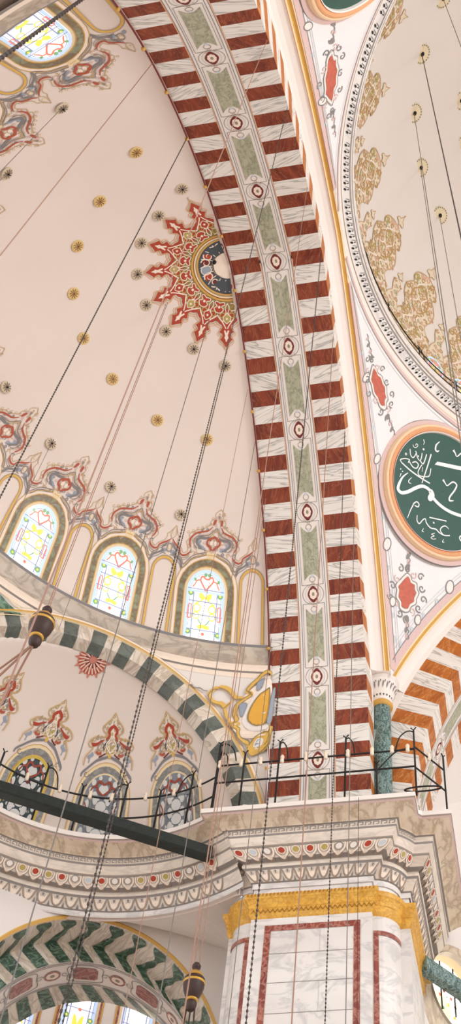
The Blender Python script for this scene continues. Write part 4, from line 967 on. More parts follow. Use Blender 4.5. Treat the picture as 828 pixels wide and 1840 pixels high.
for i, az in enumerate((131.4, 106.8, 82.0, 156.0)):
    f = lambda u, v, az=az: exs(math.radians(az)-np.asarray(u, float)/4.6, np.asarray(v, float))
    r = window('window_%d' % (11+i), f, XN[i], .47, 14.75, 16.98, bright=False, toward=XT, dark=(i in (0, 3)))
    surround(r, f, [(.49, .05, PALEY if i not in (0, 3) else YELL, .014), (.58, .15, SURG, .013), (.68, .06, PALEY, .014), (.72, .014, GOLDL, .016)], 14.7, 16.5, XT)
    pa = Paint(f, XT); X = {k: [tuple(p) for p in v] for k, v in XCREST.items()}
    body = X['T']+mir(X['T'])[::-1]
    pa.fill([(0, 17.99), (.1, 17.9), (.16, 17.78), (.08, 17.6), (.2, 17.4), (0, 17.35), (-.2, 17.4), (-.08, 17.6), (-.16, 17.78), (-.1, 17.9)], CREAM, .009)
    lab = ['painted red and blue floral crest over the dark teal window', 'painted red and blue floral crest over the middle grey exedra window', 'painted red and blue floral crest over the exedra window nearest the pier', 'painted red and blue floral crest at the left picture edge behind the lamp cords'][i]
    root = build(pa.mb, 'painted_crest', label=lab, cat='painted ornament', group='crests over the exedra windows')
    pt = Paint(f, XT); scrollfill(pt, X['T'][:14]+mir(X['T'][:14])[::-1], .12, (TANP, SHADE, OLV, TANP, DG2), .0125, .05); pr = Paint(f, XT); pb = Paint(f, XT)
    for m in (1, -1):
        c = X if m > 0 else {k: mir(v) for k, v in X.items()}
        pt.stroke(c['T'], .03, TANP, .012); pt.stroke([(u*1.06, v+.02) for u, v in c['T']], .012, PALEY, .011)
        pt.fill(c['F']+[(0, 17.9)], DG, .012); pt.stroke(c['W1'], .03, CREAM, .018); pt.stroke(c['GF'], .03, SHADE, .014)
        pt.spiral((m*.08, 17.45), .09, 1.2, 1, .03, OLV, .016, m); pt.spiral((m*.2, 17.7), .06, 1, 2, .025, TANP, .014, m)
        pr.stroke(c['RP'], [.05, .07, .07, .05, .05, .03], REDP, .016); pr.fill(c['RB'], REDP, .015); pr.stroke(c['RS'], .05, BRICK, .015); pr.stroke(c['CM'], .03, REDD, .016)
        pb.stroke(c['DK'], .035, SLATE, .016); pb.fill(c['BB'], BLUEG, .015); pb.stroke(c['BS'], .03, BLUEG, .015); pb.stroke(c['GA'], [.02, .05, .06, .05, .05, .05, .03], GREY, .015)
        pb.spiral((m*.56, 16.95), .08, .9, 0, .025, GREY, .015, m)
    pt.disc((0, 17.34), .05, YELL, .02, 8)
    build(pt.mb, 'tan_outline', root); build(pr.mb, 'red_palmettes', root); build(pb.mb, 'grey_blue_leaves', root)
# half rosette at the crown of the semi dome
cr = exs(math.radians(127.8), np.array(18.66))
def explan(x, y):
    x = np.asarray(x, float)+cr[0]; y = np.asarray(y, float)+cr[1]
    d2 = (x-CE[0])**2+(y-CE[1])**2; return np.stack([x, y, ZE+np.sqrt(np.maximum(RE**2-d2, .01))], -1)
pa = Paint(explan, XT); K = []
for i in range(48):
    a = i*2*PI/48; r = .44 if i % 4 == 0 else (.37 if i % 2 == 0 else .35); K.append((r*math.cos(a), r*math.sin(a)))
pa.fill(K, plain('rose_paint', (206, 130, 114), .65, var=.2, scale=10), .012)
root = build(pa.mb, 'ceiling_medallion', label='small rose red rosette under the crown of the banded arch', cat='ceiling medallion')
pa = Paint(explan, XT)
for i in range(24):
    a = i*PI/12
    pa.stroke([(.1*math.cos(a), .1*math.sin(a)), (.22*math.cos(a+.05), .22*math.sin(a+.05)), (.33*math.cos(a), .33*math.sin(a))], .022, CREAM, .016)
    if i % 2: pa.stroke([(.08*math.cos(a), .08*math.sin(a)), (.2*math.cos(a), .2*math.sin(a))], [.015, .04], REDD, .018)
    pa.stroke([(.22*math.cos(a+.13), .22*math.sin(a+.13)), (.34*math.cos(a+.13), .34*math.sin(a+.13))], [.02, .04], BRICK, .017)
build(pa.mb, 'petals', root)

# ------------------------------------------------------------------ 8. cornices, pier
# (projection p, height z) from the foot of the leaf moulding up to the lip
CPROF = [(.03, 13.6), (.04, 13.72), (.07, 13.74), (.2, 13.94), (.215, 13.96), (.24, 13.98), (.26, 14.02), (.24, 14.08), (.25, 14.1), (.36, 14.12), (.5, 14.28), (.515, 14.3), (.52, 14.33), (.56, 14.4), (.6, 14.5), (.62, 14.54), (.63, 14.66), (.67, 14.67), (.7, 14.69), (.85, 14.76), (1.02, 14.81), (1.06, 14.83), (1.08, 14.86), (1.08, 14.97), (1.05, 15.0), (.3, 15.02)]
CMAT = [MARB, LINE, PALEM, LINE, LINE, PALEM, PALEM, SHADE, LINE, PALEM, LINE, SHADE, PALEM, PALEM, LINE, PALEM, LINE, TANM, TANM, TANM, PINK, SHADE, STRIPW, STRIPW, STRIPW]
def pierpath(p):
    """plan of the pier grown outwards by p: left re-entrant quarter round, face, right quarter round, side"""
    R = .5+p
    h = math.sqrt(max(R*R-p*p, 0))
    L = []
    t0 = math.asin(max(-1, min(1, -p/R if R else 0)))
    c = np.array([-5.0, 19.1]); a0 = math.atan2(-h, -p); a1 = math.atan2(-p*.9-.0, -h)
    L += [(-5.6-p, 20.4), (-5.6-p, 19.1-p)]
    aa = np.linspace(math.pi+math.asin(min(1, p/R)), math.pi*1.5-math.asin(min(1, p/R)), 9)
    L += [(c[0]+R*math.cos(a), c[1]+R*math.sin(a)) for a in aa]
    L += [(-5.0-p, 18.5-p), (-2.5+p, 18.5-p)]
    c = np.array([-2.5, 19.15])
    aa = np.linspace(-math.pi/2+math.asin(min(1, p/R)), -math.asin(min(1, p/R)), 9)
    L += [(c[0]+R*math.cos(a), c[1]+R*math.sin(a)) for a in aa]
    L += [(-1.8+p, 19.15-p), (-1.8+p, 22.0)]
    return np.array(L)
def dens(P, m=8):
    out = []
    for a, b in zip(P[:-1], P[1:]):
        for t in np.arange(m)/m: out.append(a+(b-a)*t)
    out.append(P[-1]); return np.array(out)
def pier_sweep(prof, mats, mb):
    rows = [np.c_[dens(pierpath(p)), np.full(len(dens(pierpath(p))), z)] for p, z in prof]
    for i in range(len(rows)-1): mb.grid(np.stack([rows[i], rows[i+1]], 1), mats[i])
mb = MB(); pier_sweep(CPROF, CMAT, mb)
mb2 = dens(pierpath(.3)); mb.add(np.c_[mb2, np.full(len(mb2), 15.02)], [tuple(range(len(mb2)))], STRIPW)
PC = build(mb, 'trim_3', smooth=False, kind='structure', label='deep marbled cornice with red beads round the top of the pier', cat='cornice')
def exc(t, p, z):
    return np.stack([CE[0]+(4.62-p)*np.cos(t), CE[1]+(4.62-p)*np.sin(t), np.full(len(t), z)], 1)
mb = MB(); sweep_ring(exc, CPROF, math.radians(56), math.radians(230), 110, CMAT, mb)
EC = build(mb, 'trim_4', smooth=False, kind='structure', label='curved marbled cornice with red beads under the exedra windows', cat='cornice')
def pathsurf(fn):
    """strip coordinates on the cornice: u = length along, v = height, lerped through the profile"""
    ps = np.array([p for p, z in CPROF[:23]]); zs = np.array([z for p, z in CPROF[:23]])
    return lambda u, v: fn(np.asarray(u, float), np.interp(v, zs, ps), np.asarray(v, float))
def pier_front(u, p, z): return np.stack([-5.0-p+(u/2.5)*(2.5+2*p), 18.5-p, z], -1)
def pier_side(u, p, z): return np.stack([-1.8+p, 19.15-p+u*1.0, z], -1)
def pier_round(u, p, z):
    R = .5+p; a0 = -PI/2+np.arcsin(np.minimum(1, p/R)); a1 = -np.arcsin(np.minimum(1, p/R)); a = a0+(a1-a0)*u/.75
    return np.stack([-2.5+R*np.cos(a), 19.15+R*np.sin(a), z], -1)
def ex_along(u, p, z):
    a = math.radians(62)+u/4.0; return np.stack([CE[0]+(4.62-p)*np.cos(a), CE[1]+(4.62-p)*np.sin(a), z+0*a], -1)
beadcol = [REDP, LBLUE, STRIPW, REDP, OLV, REDP, OLV, STRIPW, STRIPW]
def ornament(fn, L, root, step, ph=0, toward=EYEPT):
    pa = Paint(pathsurf(fn), toward); pb = Paint(pathsurf(fn), toward); pk = Paint(pathsurf(fn), toward)
    n = max(1, int(round(L/step)))
    for i in range(n):
        u = (i+.5)*L/n; m = beadcol[(i+ph) % 9]; w = L/n
        v = 14.215
        # bead row
        pa.stroke([(u-w*.42, v+.06), (u-w*.4, v-.02), (u-w*.22, v-.075), (u, v-.09), (u+w*.22, v-.075), (u+w*.4, v-.02), (u+w*.42, v+.06)], .028, CREAM, .016)
        pa.stroke([(u-w*.47, v+.05), (u-w*.44, v-.04), (u-w*.22, v-.1), (u, v-.112), (u+w*.22, v-.1), (u+w*.44, v-.04), (u+w*.47, v+.05)], .014, SHADE, .014)
        pa.ring((u, v+.01), w*.27, .016, SHADE if m is STRIPW else CREAM, .02, 14, .052); pa.disc((u, v+.01), w*.23, m, .022, 12, .046)
        pa.disc((u+w/2, v+.065), w*.07, SHADE, .016, 6, .018)
        # leaf row
        vv = 13.84
        pb.stroke([(u-w*.46, vv+.1), (u-w*.28, vv-.04), (u, vv-.095), (u+w*.28, vv-.04), (u+w*.46, vv+.1)], .022, SHADE, .014)
        pb.fill([(u-w*.3, vv+.08), (u-w*.2, vv-.03), (u, vv-.07), (u+w*.2, vv-.03), (u+w*.3, vv+.08), (u+w*.12, vv+.02), (u, vv+.06), (u-w*.12, vv+.02)], CREAM, .014)
        pb.fill([(u-w*.09, vv+.09), (u, vv+.02), (u+w*.09, vv+.09)], GREY, .017, smooth=False)
        pb.fill([(u+w*.5, vv-.01), (u+w*.4, vv-.1), (u+w*.6, vv-.1)], GREY, .016, smooth=False)
        # key row
        for j in (0, 1):
            x = u-w*.25+j*w*.5; z0 = 14.6
            pk.stroke([(x-w*.2, z0-.045), (x-w*.2, z0+.04), (x+w*.13, z0+.04), (x+w*.13, z0-.02), (x-w*.05, z0-.02)], .014, LINE, .012, smooth=False)
    build(pa.mb, 'bead_row', root); build(pb.mb, 'leaf_row', root); build(pk.mb, 'key_row', root)
ornament(pier_front, 2.5, PC, .227)
ornament(pier_round, .75, PC, .25, 3)
ornament(pier_side, 2.8, PC, .26, 5)
ornament(ex_along, 7.9, EC, .285, 0, XT)
# the pier itself
pier = empty('pier', (-3.75, 19.2, 0-EYE/S), label='big marble clad pier with red inlaid frames and a gilded frieze', cat='pier')
FLOOR = -EYE/S
mb = MB(); pier_sweep([(0, FLOOR), (0, 13.62)], [MARB], mb); build(mb, 'marble_shaft', pier, smooth=False)
GP = [(.0, 12.9), (.02, 12.93), (.05, 12.99), (.05, 13.1), (.07, 13.12), (.07, 13.2), (.12, 13.28), (.14, 13.3), (.15, 13.36), (.15, 13.4), (.0, 13.42)]
mb = MB(); pier_sweep(GP, [GOLD]*10, mb); gf = build(mb, 'gilded_frieze', pier, smooth=False)
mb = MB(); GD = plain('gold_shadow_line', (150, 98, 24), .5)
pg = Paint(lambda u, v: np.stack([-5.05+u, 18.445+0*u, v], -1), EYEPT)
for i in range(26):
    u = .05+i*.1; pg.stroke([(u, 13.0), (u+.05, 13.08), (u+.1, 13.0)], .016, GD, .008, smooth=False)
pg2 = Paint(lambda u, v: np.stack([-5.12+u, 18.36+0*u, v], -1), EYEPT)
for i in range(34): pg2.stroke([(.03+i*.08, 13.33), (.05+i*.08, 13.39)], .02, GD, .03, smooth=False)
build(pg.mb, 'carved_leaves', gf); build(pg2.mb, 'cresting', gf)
def inlay(fn, toward=EYEPT):
    return Paint(fn, toward)
pf = Paint(lambda u, v: np.stack([u, 18.5+0*u, v], -1), EYEPT)
pf.stroke([(-4.63, FLOOR+.5), (-4.63, 12.67), (-2.80, 12.67), (-2.80, FLOOR+.5)], .13, REDST, .01, smooth=False)
build(pf.mb, 'red_inlay_frame', pier)
pf = Paint(lambda u, v: np.stack([u, 18.5+0*u, v], -1), EYEPT)
for v in np.arange(12.1, 0, -.62): pf.stroke([(-4.56, v), (-2.87, v)], .01, LINE, .008, smooth=False)
for v in np.arange(12.4, 0, -1.24):
    for u in (-3.9, -3.4): pf.stroke([(u+.2*math.sin(v*5), v-.3), (u+.2*math.sin(v*5), v+.3)], .008, LINEF, .008, smooth=False)
build(pf.mb, 'slab_joints', pier)
for c0, sg in ((np.array([-2.5, 19.15]), 1), (np.array([-5.0, 19.1]), -1)):
    def rs(u, v, c0=c0, sg=sg):
        a = -PI/2+np.asarray(u, float)/.5*1.0; return np.stack([c0[0]+sg*.5*np.cos(a), c0[1]+.5*np.sin(a), v+0*a], -1)
    pr = Paint(rs, EYEPT); pr.stroke([(.06, FLOOR+.5)]+[(x, 12.52) for x in np.linspace(.06, .76, 16)], .1, REDST, .012, smooth=False)
    build(pr.mb, 'red_inlay_frame', pier)
# lower wall with the ornate green and white arch
LB = -3.0; AS, AZ, AR = 2.0, 10.87, 2.945
RX_ = [(AS, AZ, 3.0, .03), (AS, AZ, AR, .0), (1.97, 10.89, 2.93, -1.0), (1.61, 10.73, 2.756, -1.0), (1.30, 10.80, 2.738, -2.0), (.71, 10.46, 3.14, -2.6)]
def lring(i, th, f=0.0, j=None):
    s, z, r, d = RX_[i] if j is None else [RX_[i][k]+(RX_[j][k]-RX_[i][k])*f for k in range(4)]
    return pl(s+r*np.cos(th), LB+d, z+r*np.sin(th))
TH = np.linspace(0, PI, 73)
t = TH; sq = []
smin, smax, ztop, zlow = -3.2, 9.5, 14.14, FLOOR
for a in t:     # outer rectangle reached along rays from the arch centre
    c, s_ = math.cos(a), math.sin(a); k = []
    if c > 1e-6: k.append((smax-AS)/c)
    if c < -1e-6: k.append((smin-AS)/c)
    if s_ > 1e-6: k.append((ztop-AZ)/s_)
    k = min(k); sq.append((AS+k*c, AZ+k*s_))
sq = np.array(sq)
mb = MB(); mb.grid(np.stack([lring(1, TH), pl(sq[:, 0], LB, sq[:, 1])], 1), WALLPL)
mb.add(pl(np.array([smin, AS-AR, AS-AR, smin]), LB, np.array([zlow, zlow, AZ, AZ])), [(0, 1, 2, 3)], WALLPL)
mb.add(pl(np.array([AS+AR, smax, smax, AS+AR]), LB, np.array([zlow, zlow, AZ, AZ])), [(0, 1, 2, 3)], WALLPL)
a = np.linspace(math.radians(59), math.radians(200), 60)
inn = np.stack([CE[0]+4.58*np.cos(a), CE[1]+4.58*np.sin(a), np.full(60, 13.62)], 1)
sI = (inn-P0)@U; out = pl(np.linspace(-2.6, sI[-1], 60), LB, np.full(60, 14.12))
mb.grid(np.stack([inn, out], 1), WALLPL)
LW = build(mb, 'wall_exedra', smooth=False, kind='structure', label='plain pale wall above the green banded arch at lower left', cat='wall')
la = empty('aisle_arch', pl(AS, LB, FLOOR+0.0), label='green and white zigzag banded arch at the bottom left of the picture', cat='arch')
mb = MB(); mb.grid(np.stack([lring(0, TH), lring(1, TH)], 1), GOLDL); mb.grid(np.stack([pl(AS+3.02*np.cos(TH), LB+.0, AZ+3.05*np.sin(TH)), lring(0, TH)], 1), YELL); build(mb, 'gold_edge', la)
mb = MB(); NB = 33
for i in range(NB):
    a, b = PI*i/NB, PI*(i+1)/NB; tt = np.linspace(a, b, 4); g = i % 2 == 0
    for q0, q1 in ((1, 2), (2, 3), (4, 5)):
        mb.grid(np.stack([lring(q0, tt), lring(q1, tt)], 1), BEIM, uvs=block_uv(4, 2, 1, .4))
build(mb, 'white_voussoirs', la, smooth=False)
for i in range(0, NB):
    a = PI*(i+.5)/NB; w = PI/NB
    if i % 2: continue
    mb = MB(); n = 12; f = np.linspace(0, 1, n)
    wob = .39*w*(1+.42*np.sin(f*2*PI+1.2)+.28*np.sin(f*4*PI)); sh = w*.35*np.sin(f*PI*1.3+.3); ff = .06+.94*f
    for q0, q1, k in ((1, 2, 0), (2, 3, 1), (4, 5, 2)):
        if k == 2: build(mb, 'green_voussoir', la); mb = MB()
        if k == 0: A, B = a+sh-wob-.0, a+sh+wob
        else:
            A = np.full(n, a+sh[-1]-wob[-1]); B = np.full(n, a+sh[-1]+wob[-1])
        g0 = ff if k == 0 else f
        row = []
        for T in (A, B): row.append(np.array([lring(q0, T[j], g0[j], q1) for j in range(n)]))
        ctr = pl(AS, LB-1.2, AZ)
        R = [r+(ctr-r)/np.linalg.norm(ctr-r, axis=1)[:, None]*.012+N_*.008 for r in row]
        mb.grid(np.stack(R, 1), GRNM, uvs=block_uv(n, 2, .3, 1.0))
    build(mb, 'inner_voussoir', la)
mb = MB(); mb.grid(np.stack([lring(3, TH), lring(4, TH)], 1), STRIPW); strip = build(mb, 'painted_strip', la)
def ls(u, v): # u angle*2.75, v 0..1 depth
    u = np.asarray(u, float); v = np.asarray(v, float); s, z, r, d = [RX_[3][k]+(RX_[4][k]-RX_[3][k])*v for k in range(4)]
    return P0+(s+r*np.cos(u/2.75))[..., None]*U+np.asarray(LB+d)[..., None]*N_+(z+r*np.sin(u/2.75))[..., None]*np.array([0, 0, 1.])
pc = pl(1.4, LB-1.5, 9.5)
ap = Paint(ls, pc)
for v in (.06, .12, .9, .95): ap.stroke([(x, v) for x in np.linspace(0, 8.6, 60)], .02, LINE, .01, smooth=False)
build(ap.mb, 'strip_border', strip)
for i, u0 in enumerate(np.arange(.55, 8.4, .78)):
    ap = Paint(ls, pc)
    if i % 2 == 0:
        ap.fill([(u0-.3, .34), (u0-.3, .66), (u0-.22, .74), (u0+.22, .74), (u0+.3, .66), (u0+.3, .34), (u0+.22, .26), (u0-.22, .26)], REDST, .012, smooth=False)
        ap.stroke([(u0-.36, .2), (u0+.36, .2), (u0+.4, .5), (u0+.36, .8), (u0-.36, .8), (u0-.4, .5)], .02, LINE, .011, True)
        build(ap.mb, 'red_panel', strip)
    else:
        ap.disc((u0, .5), .2, REDST, .012, 18, .2); ap.disc((u0, .5), .15, CREAM, .014, 18, .14); ap.disc((u0, .5), .06, SHADE, .016, 12, .06)
        for d in (-1, 1): ap.spiral((u0+d*.3, .5), .1, 1.2, 0, .02, LINE, .012, d)
        build(ap.mb, 'oval_medallion', strip)
mb = MB(); BK = LB-4.4
mb.add(pl(np.array([-4., 8, 8, -4]), BK, np.array([zlow, zlow, 17, 17])), [(0, 1, 2, 3)], WALLPL)
for sgn in (AS-AR-.4, AS+AR+.4): mb.add(np.stack([pl(sgn, LB, zlow), pl(sgn, BK, zlow), pl(sgn, BK, 15.), pl(sgn, LB, 15.)]), [(0, 1, 2, 3)], WALLPL)
build(mb, 'wall_aisle', smooth=False, kind='structure', label='cream aisle wall seen through the green banded arch', cat='wall')
for i, s0 in enumerate((1.37, -.13, -1.63, 2.87)):
    f = lambda u, v, s0=s0: pl(s0+np.asarray(u, float), BK, np.asarray(v, float))
    r = window('window_%d' % (15+i), f, ['bright aisle window seen under the green banded arch, left one', 'bright aisle window seen under the green banded arch, right one', 'aisle window behind the foot of the green banded arch', 'aisle window behind the left haunch of the green arch'][i], .40, 11.5, 15.3, toward=EYEPT)
    surround(r, f, [(.46, .06, PALEY, .02), (.52, .05, REDST, .02), (.57, .04, GOLDL, .022)], 11.5, 14.9)
# wall with the round opening right of the pier
D3 = math.radians(53); U3 = np.array([math.cos(D3), math.sin(D3), 0]); N3 = np.array([U3[1], -U3[0], 0]); Q3 = np.array([-1.8, 21.7, 0])
def p3(s, n, z):
    s = np.asarray(s, float); n = np.asarray(n, float)+0*s; z = np.asarray(z, float)+0*s
    return Q3+s[..., None]*U3+n[..., None]*N3+z[..., None]*np.array([0, 0, 1.])
t = np.linspace(0, 2*PI, 73)
o3 = lambda s, z, r, n: p3(s+r*np.cos(t), n, z+r*np.sin(t))
mb = MB()
sq = []
for a in t:
    c, s_ = math.cos(a), math.sin(a); m = max(abs(c)/2.2, abs(s_)/4.0); sq.append((1.4+c/m*1.0, 13.1+s_/m))
sq = np.array(sq)
mb.grid(np.stack([o3(1.36, 13.2, 1.5, .02), p3(sq[:, 0], 0, sq[:, 1])], 1), WALLPL)
mb.add(np.stack([p3(-.8, 0, 17.1), p3(3.6, 0, 17.1), p3(3.6, 0, 21.0), p3(-.8, 0, 21.0)]), [(0, 1, 2, 3)], WALLPL)
build(mb, 'wall_side', smooth=False, kind='structure', label='side wall with a round window right of the pier', cat='wall')
mb = MB()
for a, b, m in (((1.36, 13.2, 1.5, .02), (1.34, 13.24, 1.38, .1), TANM), ((1.34, 13.24, 1.38, .1), (1.2, 13.5, .99, .02), TANM), ((1.2, 13.5, .99, .02), (1.19, 13.52, .94, .05), SHADE), ((1.19, 13.52, .94, .05), (1.16, 13.56, .86, -.1), PALEM), ((1.16, 13.56, .86, -.1), (1.16, 13.56, .83, -.35), PALEY)):
    mb.grid(np.stack([o3(*a), o3(*b)], 1), m)
oc = build(mb, 'window_19', kind='structure', label='oval looking round window with iron bars at the lower right edge', cat='window')
mb = MB(); mb.grid(np.stack([o3(1.16, 13.56, .85, -.33), o3(1.16, 13.56, .02, -.33)], 1), GLASSW); build(mb, 'glass_pane', oc)
f = lambda u, v: p3(1.16+np.asarray(u, float), -.32, 13.56+np.asarray(v, float))
pa = Paint(f, EYEPT)
for i in range(18):
    a = i*2.4; r = .12+.035*i; pa.disc((r*math.cos(a), r*math.sin(a)), .045, (GLR, REDP, GLY, GLG)[i % 4], .01, 8)
pa.fill([(-.6, -.1), (-.2, .02), (.1, -.3), (-.1, -.7), (-.5, -.5)], glow('pale_lemon_glass', (244, 238, 190), .9), .006)
build(pa.mb, 'coloured_panes', oc)
mb = MB()
for s in (-.45, 0, .45): mb.tube([p3(1.16+s, -.1, 13.0), p3(1.16+s, -.1, 14.15)], .02, IRON, 6)
mb.tube([p3(.5, -.05, 13.95), p3(.95, -.05, 13.6), p3(1.8, -.05, 13.1)], .016, IRON, 6)
build(mb, 'iron_bars', oc)
# ------------------------------------------------------------------ 9. railings with candle bulbs
def railing(root, pathfn, L, zlo, zhi, zpost, posts, bulbs, zbase=14.97, tk=.022):
    for z in (zlo, zhi):
        mb = MB(); u = np.linspace(0, L, max(2, int(L/.12))); mb.tube([pathfn(x, z) for x in u], tk, IRON, 6); build(mb, 'rail', root)
    for u, top, hook in posts:
        mb = MB(); b = pathfn(u, zbase); tt = pathfn(u, top); lean = (tt-b)*0
        mb.tube([b, tt], tk*1.05, IRON, 6)
        mb.tube([pathfn(u-.06, top+.07), tt, pathfn(u+.06, top+.08)], tk*.7, IRON, 5)
        if hook:
            d = hook; mb.tube(spline([pathfn(u, top-.05), pathfn(u+.15*d, top-.02), pathfn(u+.33*d, top-.2), pathfn(u+.42*d, top-.55)], 6), tk*.75, IRON, 5)
        build(mb, 'post', root)
    for u in bulbs:
        p = pathfn(u, zhi); mb = MB(); mb.lathe([(.0, -.02), (.045, 0), (.05, .05), (.04, .1), (.05, .16), (.03, .2), (0, .21)], LAMPW, p-np.array([0, 0, .05]), 10); build(mb, 'candle_bulb', root)
YR = 17.55
pr = empty('candle_railing', (-3.6, YR, 14.97), label='black iron railing with small candle bulbs on the pier cornice', cat='railing')
fr = lambda u, z: np.array([-5.9+u, YR, z])
railing(pr, fr, 4.5, 15.78, 16.28, 16.9, [(0.0, 16.95, 1), (.62, 16.6, 0), (1.42, 16.85, .5), (2.95, 16.8, .5), (3.65, 15.95, 0), (4.5, 16.85, -1)], [.05, .55, 1.0, 1.5, 2.05, 2.5, 3.0, 3.55, 4.0, 4.35])
mb = MB(); mb.tube(spline([fr(4.5, 16.3), fr(4.1, 16.25), fr(3.7, 15.8)], 6), .018, IRON, 5); build(mb, 'brace', pr)
sd = empty('candle_railing', (-.8, 19.0, 14.97), label='short return of iron railing with a hoop at the right corner of the pier cornice', cat='railing')
A_, B_ = np.array([-1.4, YR, 0]), np.array([-.82, 18.4, 0])
fs = lambda u, z: A_+(B_-A_)*u/1.03+np.array([0, 0, z])
railing(sd, fs, 1.03, 15.75, 16.35, 16.8, [(1.03, 16.75, 0)], [.5])
mb = MB(); hp = fs(.05, 15.3)+np.array([.1, .15, 0]); mb.tube([hp+np.array([.4*math.cos(a), .1*math.sin(a), .02*math.sin(a)]) for a in np.linspace(0, 2*PI, 25)], .02, IRON, 5); build(mb, 'hoop', sd)
xr = empty('candle_railing', CE+np.array([0, 3.6, 14.97]), label='curved black iron railing in front of the exedra windows', cat='railing')
def fx(u, z): a = math.radians(59)+u/3.6; return np.array([CE[0]+3.62*math.cos(a), CE[1]+3.62*math.sin(a), z])
railing(xr, fx, 6.3, 15.5, 16.05, 16.5, [(0.0, 16.7, -.8), (.75, 16.5, .9), (1.55, 16.2, 0), (2.4, 16.5, .8), (3.4, 16.3, 0), (4.3, 16.6, -.8), (5.4, 16.4, 0)], [.5, 1.2, 1.9, 2.7, 3.2, 3.9, 4.7])
dr = empty('candle_railing', (XD, YA, 28.72), label='thin dark railing running round the foot of the main dome', cat='railing')
def fd(u, z): a = math.radians(188)-u/8.93; return np.array([XD+8.93*math.cos(a), YA+8.93*math.sin(a), z])
railing(dr, fd, 12.5, 28.95, 29.3, 29.4, [(1.0+1.7*i, 29.5, .6 if i % 2 else 0) for i in range(7)], [], 28.7, .02)

# ------------------------------------------------------------------ 10. tie beams
def beam(name, A, B, w, h, mat, **tags):
    A, B = np.array(A, float), np.array(B, float); d = B-A; L = np.linalg.norm(d); d /= L
    up = np.array([0, 0, 1.]); sd_ = np.cross(d, up); sd_ /= np.linalg.norm(sd_); up = np.cross(sd_, d); c = .03
    mb = MB(); sec = [(-w+c, -h), (w-c, -h), (w, -h+c), (w, h-c), (w-c, h), (-w+c, h), (-w, h-c), (-w, -h+c)]
    R = np.stack([[P+sd_*x+up*y for x, y in sec] for P in (A, A+d*.3, (A+B)/2, B-d*.3, B)]); mb.grid(R, mat, closev=True)
    k = mb.n-40; mb.f += [list(range(k, k+8))[::-1], list(range(k+32, k+40))]; mb.m += [mb.mi(mat)]*2
    return build(mb, name, smooth=False, **tags)
beam('tie_beam', (-5.95, 18.12, 14.3), (-10.6, 15.03, 14.3), .14, .14, BEAMG, label='dark green painted wooden tie beam crossing the exedra windows', cat='beam')
beam('tie_beam', (-1.74, 20.9, 13.2), (.9, 24.75, 13.2), .14, .17, COLG, label='grey green marbled tie beam before the round window at the right edge', cat='beam')

# ------------------------------------------------------------------ 11. hanging chains and lamps
def chain(P, zb, mat, r, label, beads=False, group=None, name='hanging_chain'):
    P = np.asarray(P, float); r = r*.62; mb = MB(); mb.tube([P, (P[0], P[1], (P[2]+zb)/2), (P[0], P[1], zb)], r*(.45 if beads else 1), mat, 5)
    if beads:
        n = int((P[2]-zb)/(r*5)); n = min(n, 420); st = (P[2]-zb)/n
        for i in range(n):
            c = P-np.array([0, 0, (i+.5)*st]); mb.lathe([(0, -st*.36), (r, -st*.16), (r, st*.16), (0, st*.36)], mat, c, 5)
    return build(mb, name, smooth=False, label=label, cat='chain', group=group)
ZB = FLOOR+2.6
soff = lambda x, y: np.array([x, y, ZC+math.sqrt(RI**2-(abs(y-YA)+E)**2)])
chain(soff(-3.9, 1.55), ZB, CHAIN, .042, 'thick dark bead chain slanting across the top left of the picture', True)
chain((XA, 3.74, 22.5), ZB, COPPER, .014, 'thin coppery cord from the arch edge parallel to the thick dark chain')
chain((XA, 5.69, 24.25), ZB, CHAIN, .02, 'dark chain from the arch edge crossing the half dome left of the medallion', True)
chain(ROSLOW[-3.5], ZB, CHGREY, .011, 'thin grey wire from the rosette by the top left window')
chain(ROSLOW[-2.5], ZB, CHGREY, .011, 'thin grey wire from the rosette at the top of the left picture edge')
chain(ROSLOW[2.5], 17.0, CHGREY, .010, 'short thin wire below the rosette between the left and middle lower windows')
chain(ROSLOW[1.5], 17.0, CHGREY, .010, 'short thin wire below the rosette left of the second lower window')
g = hd_plan(-5.72, 10.72); chain(g, ZB, CHGREY, .016, 'grey wire from the lower rim of the medallion down past the middle window')
g = hd_plan(-5.52, 11.93); chain(g, ZB, CHAIN, .022, 'dark bead chain from the lowest medallion rosette passing the window nearest the arch', True)
chain((XA, 12.31, 24.5), ZB, COPPER, .010, 'faint coppery cord from the arch edge below the medallion')
chain((XA, 13.56, 23.85), ZB, CHGREY, .014, 'grey wire from the arch edge right of the lower windows')
chain((XA+.05, 17.1, 20.0), ZB, CHGREY, .014, 'grey wire dropping past the left corner of the pier cornice')
R_ = [(3.69, COPPER, .011, 'coppery cord hung from the right edge of the arch soffit, uppermost of its row'), (5.38, CHAIN, .014, 'dark bead chain hung from the right edge of the arch soffit, second from the top'), (7.58, COPPER, .011, 'coppery cord hung from the right edge of the arch soffit, third from the top'), (9.5, CHAIN, .02, 'dark chain hung near the crown of the arch soffit running down the pier face'), (11.57, COPPER, .015, 'coppery cord down the middle of the pier face'), (13.73, CHAIN, .02, 'dark chain right of the middle of the pier face'), (15.5, CHGREY, .014, 'grey wire over the right side of the red pier frame')]
for y, m, r, lab in R_: chain((XB-.02, y, soff(0, y)[2]-.02), ZB, m, r, lab, m is CHAIN)
chain((-2.62, 17.38, 14.9), ZB, CHAIN, .013, 'fine bead chain hooked on the cornice lip near the right end of the pier face', True)
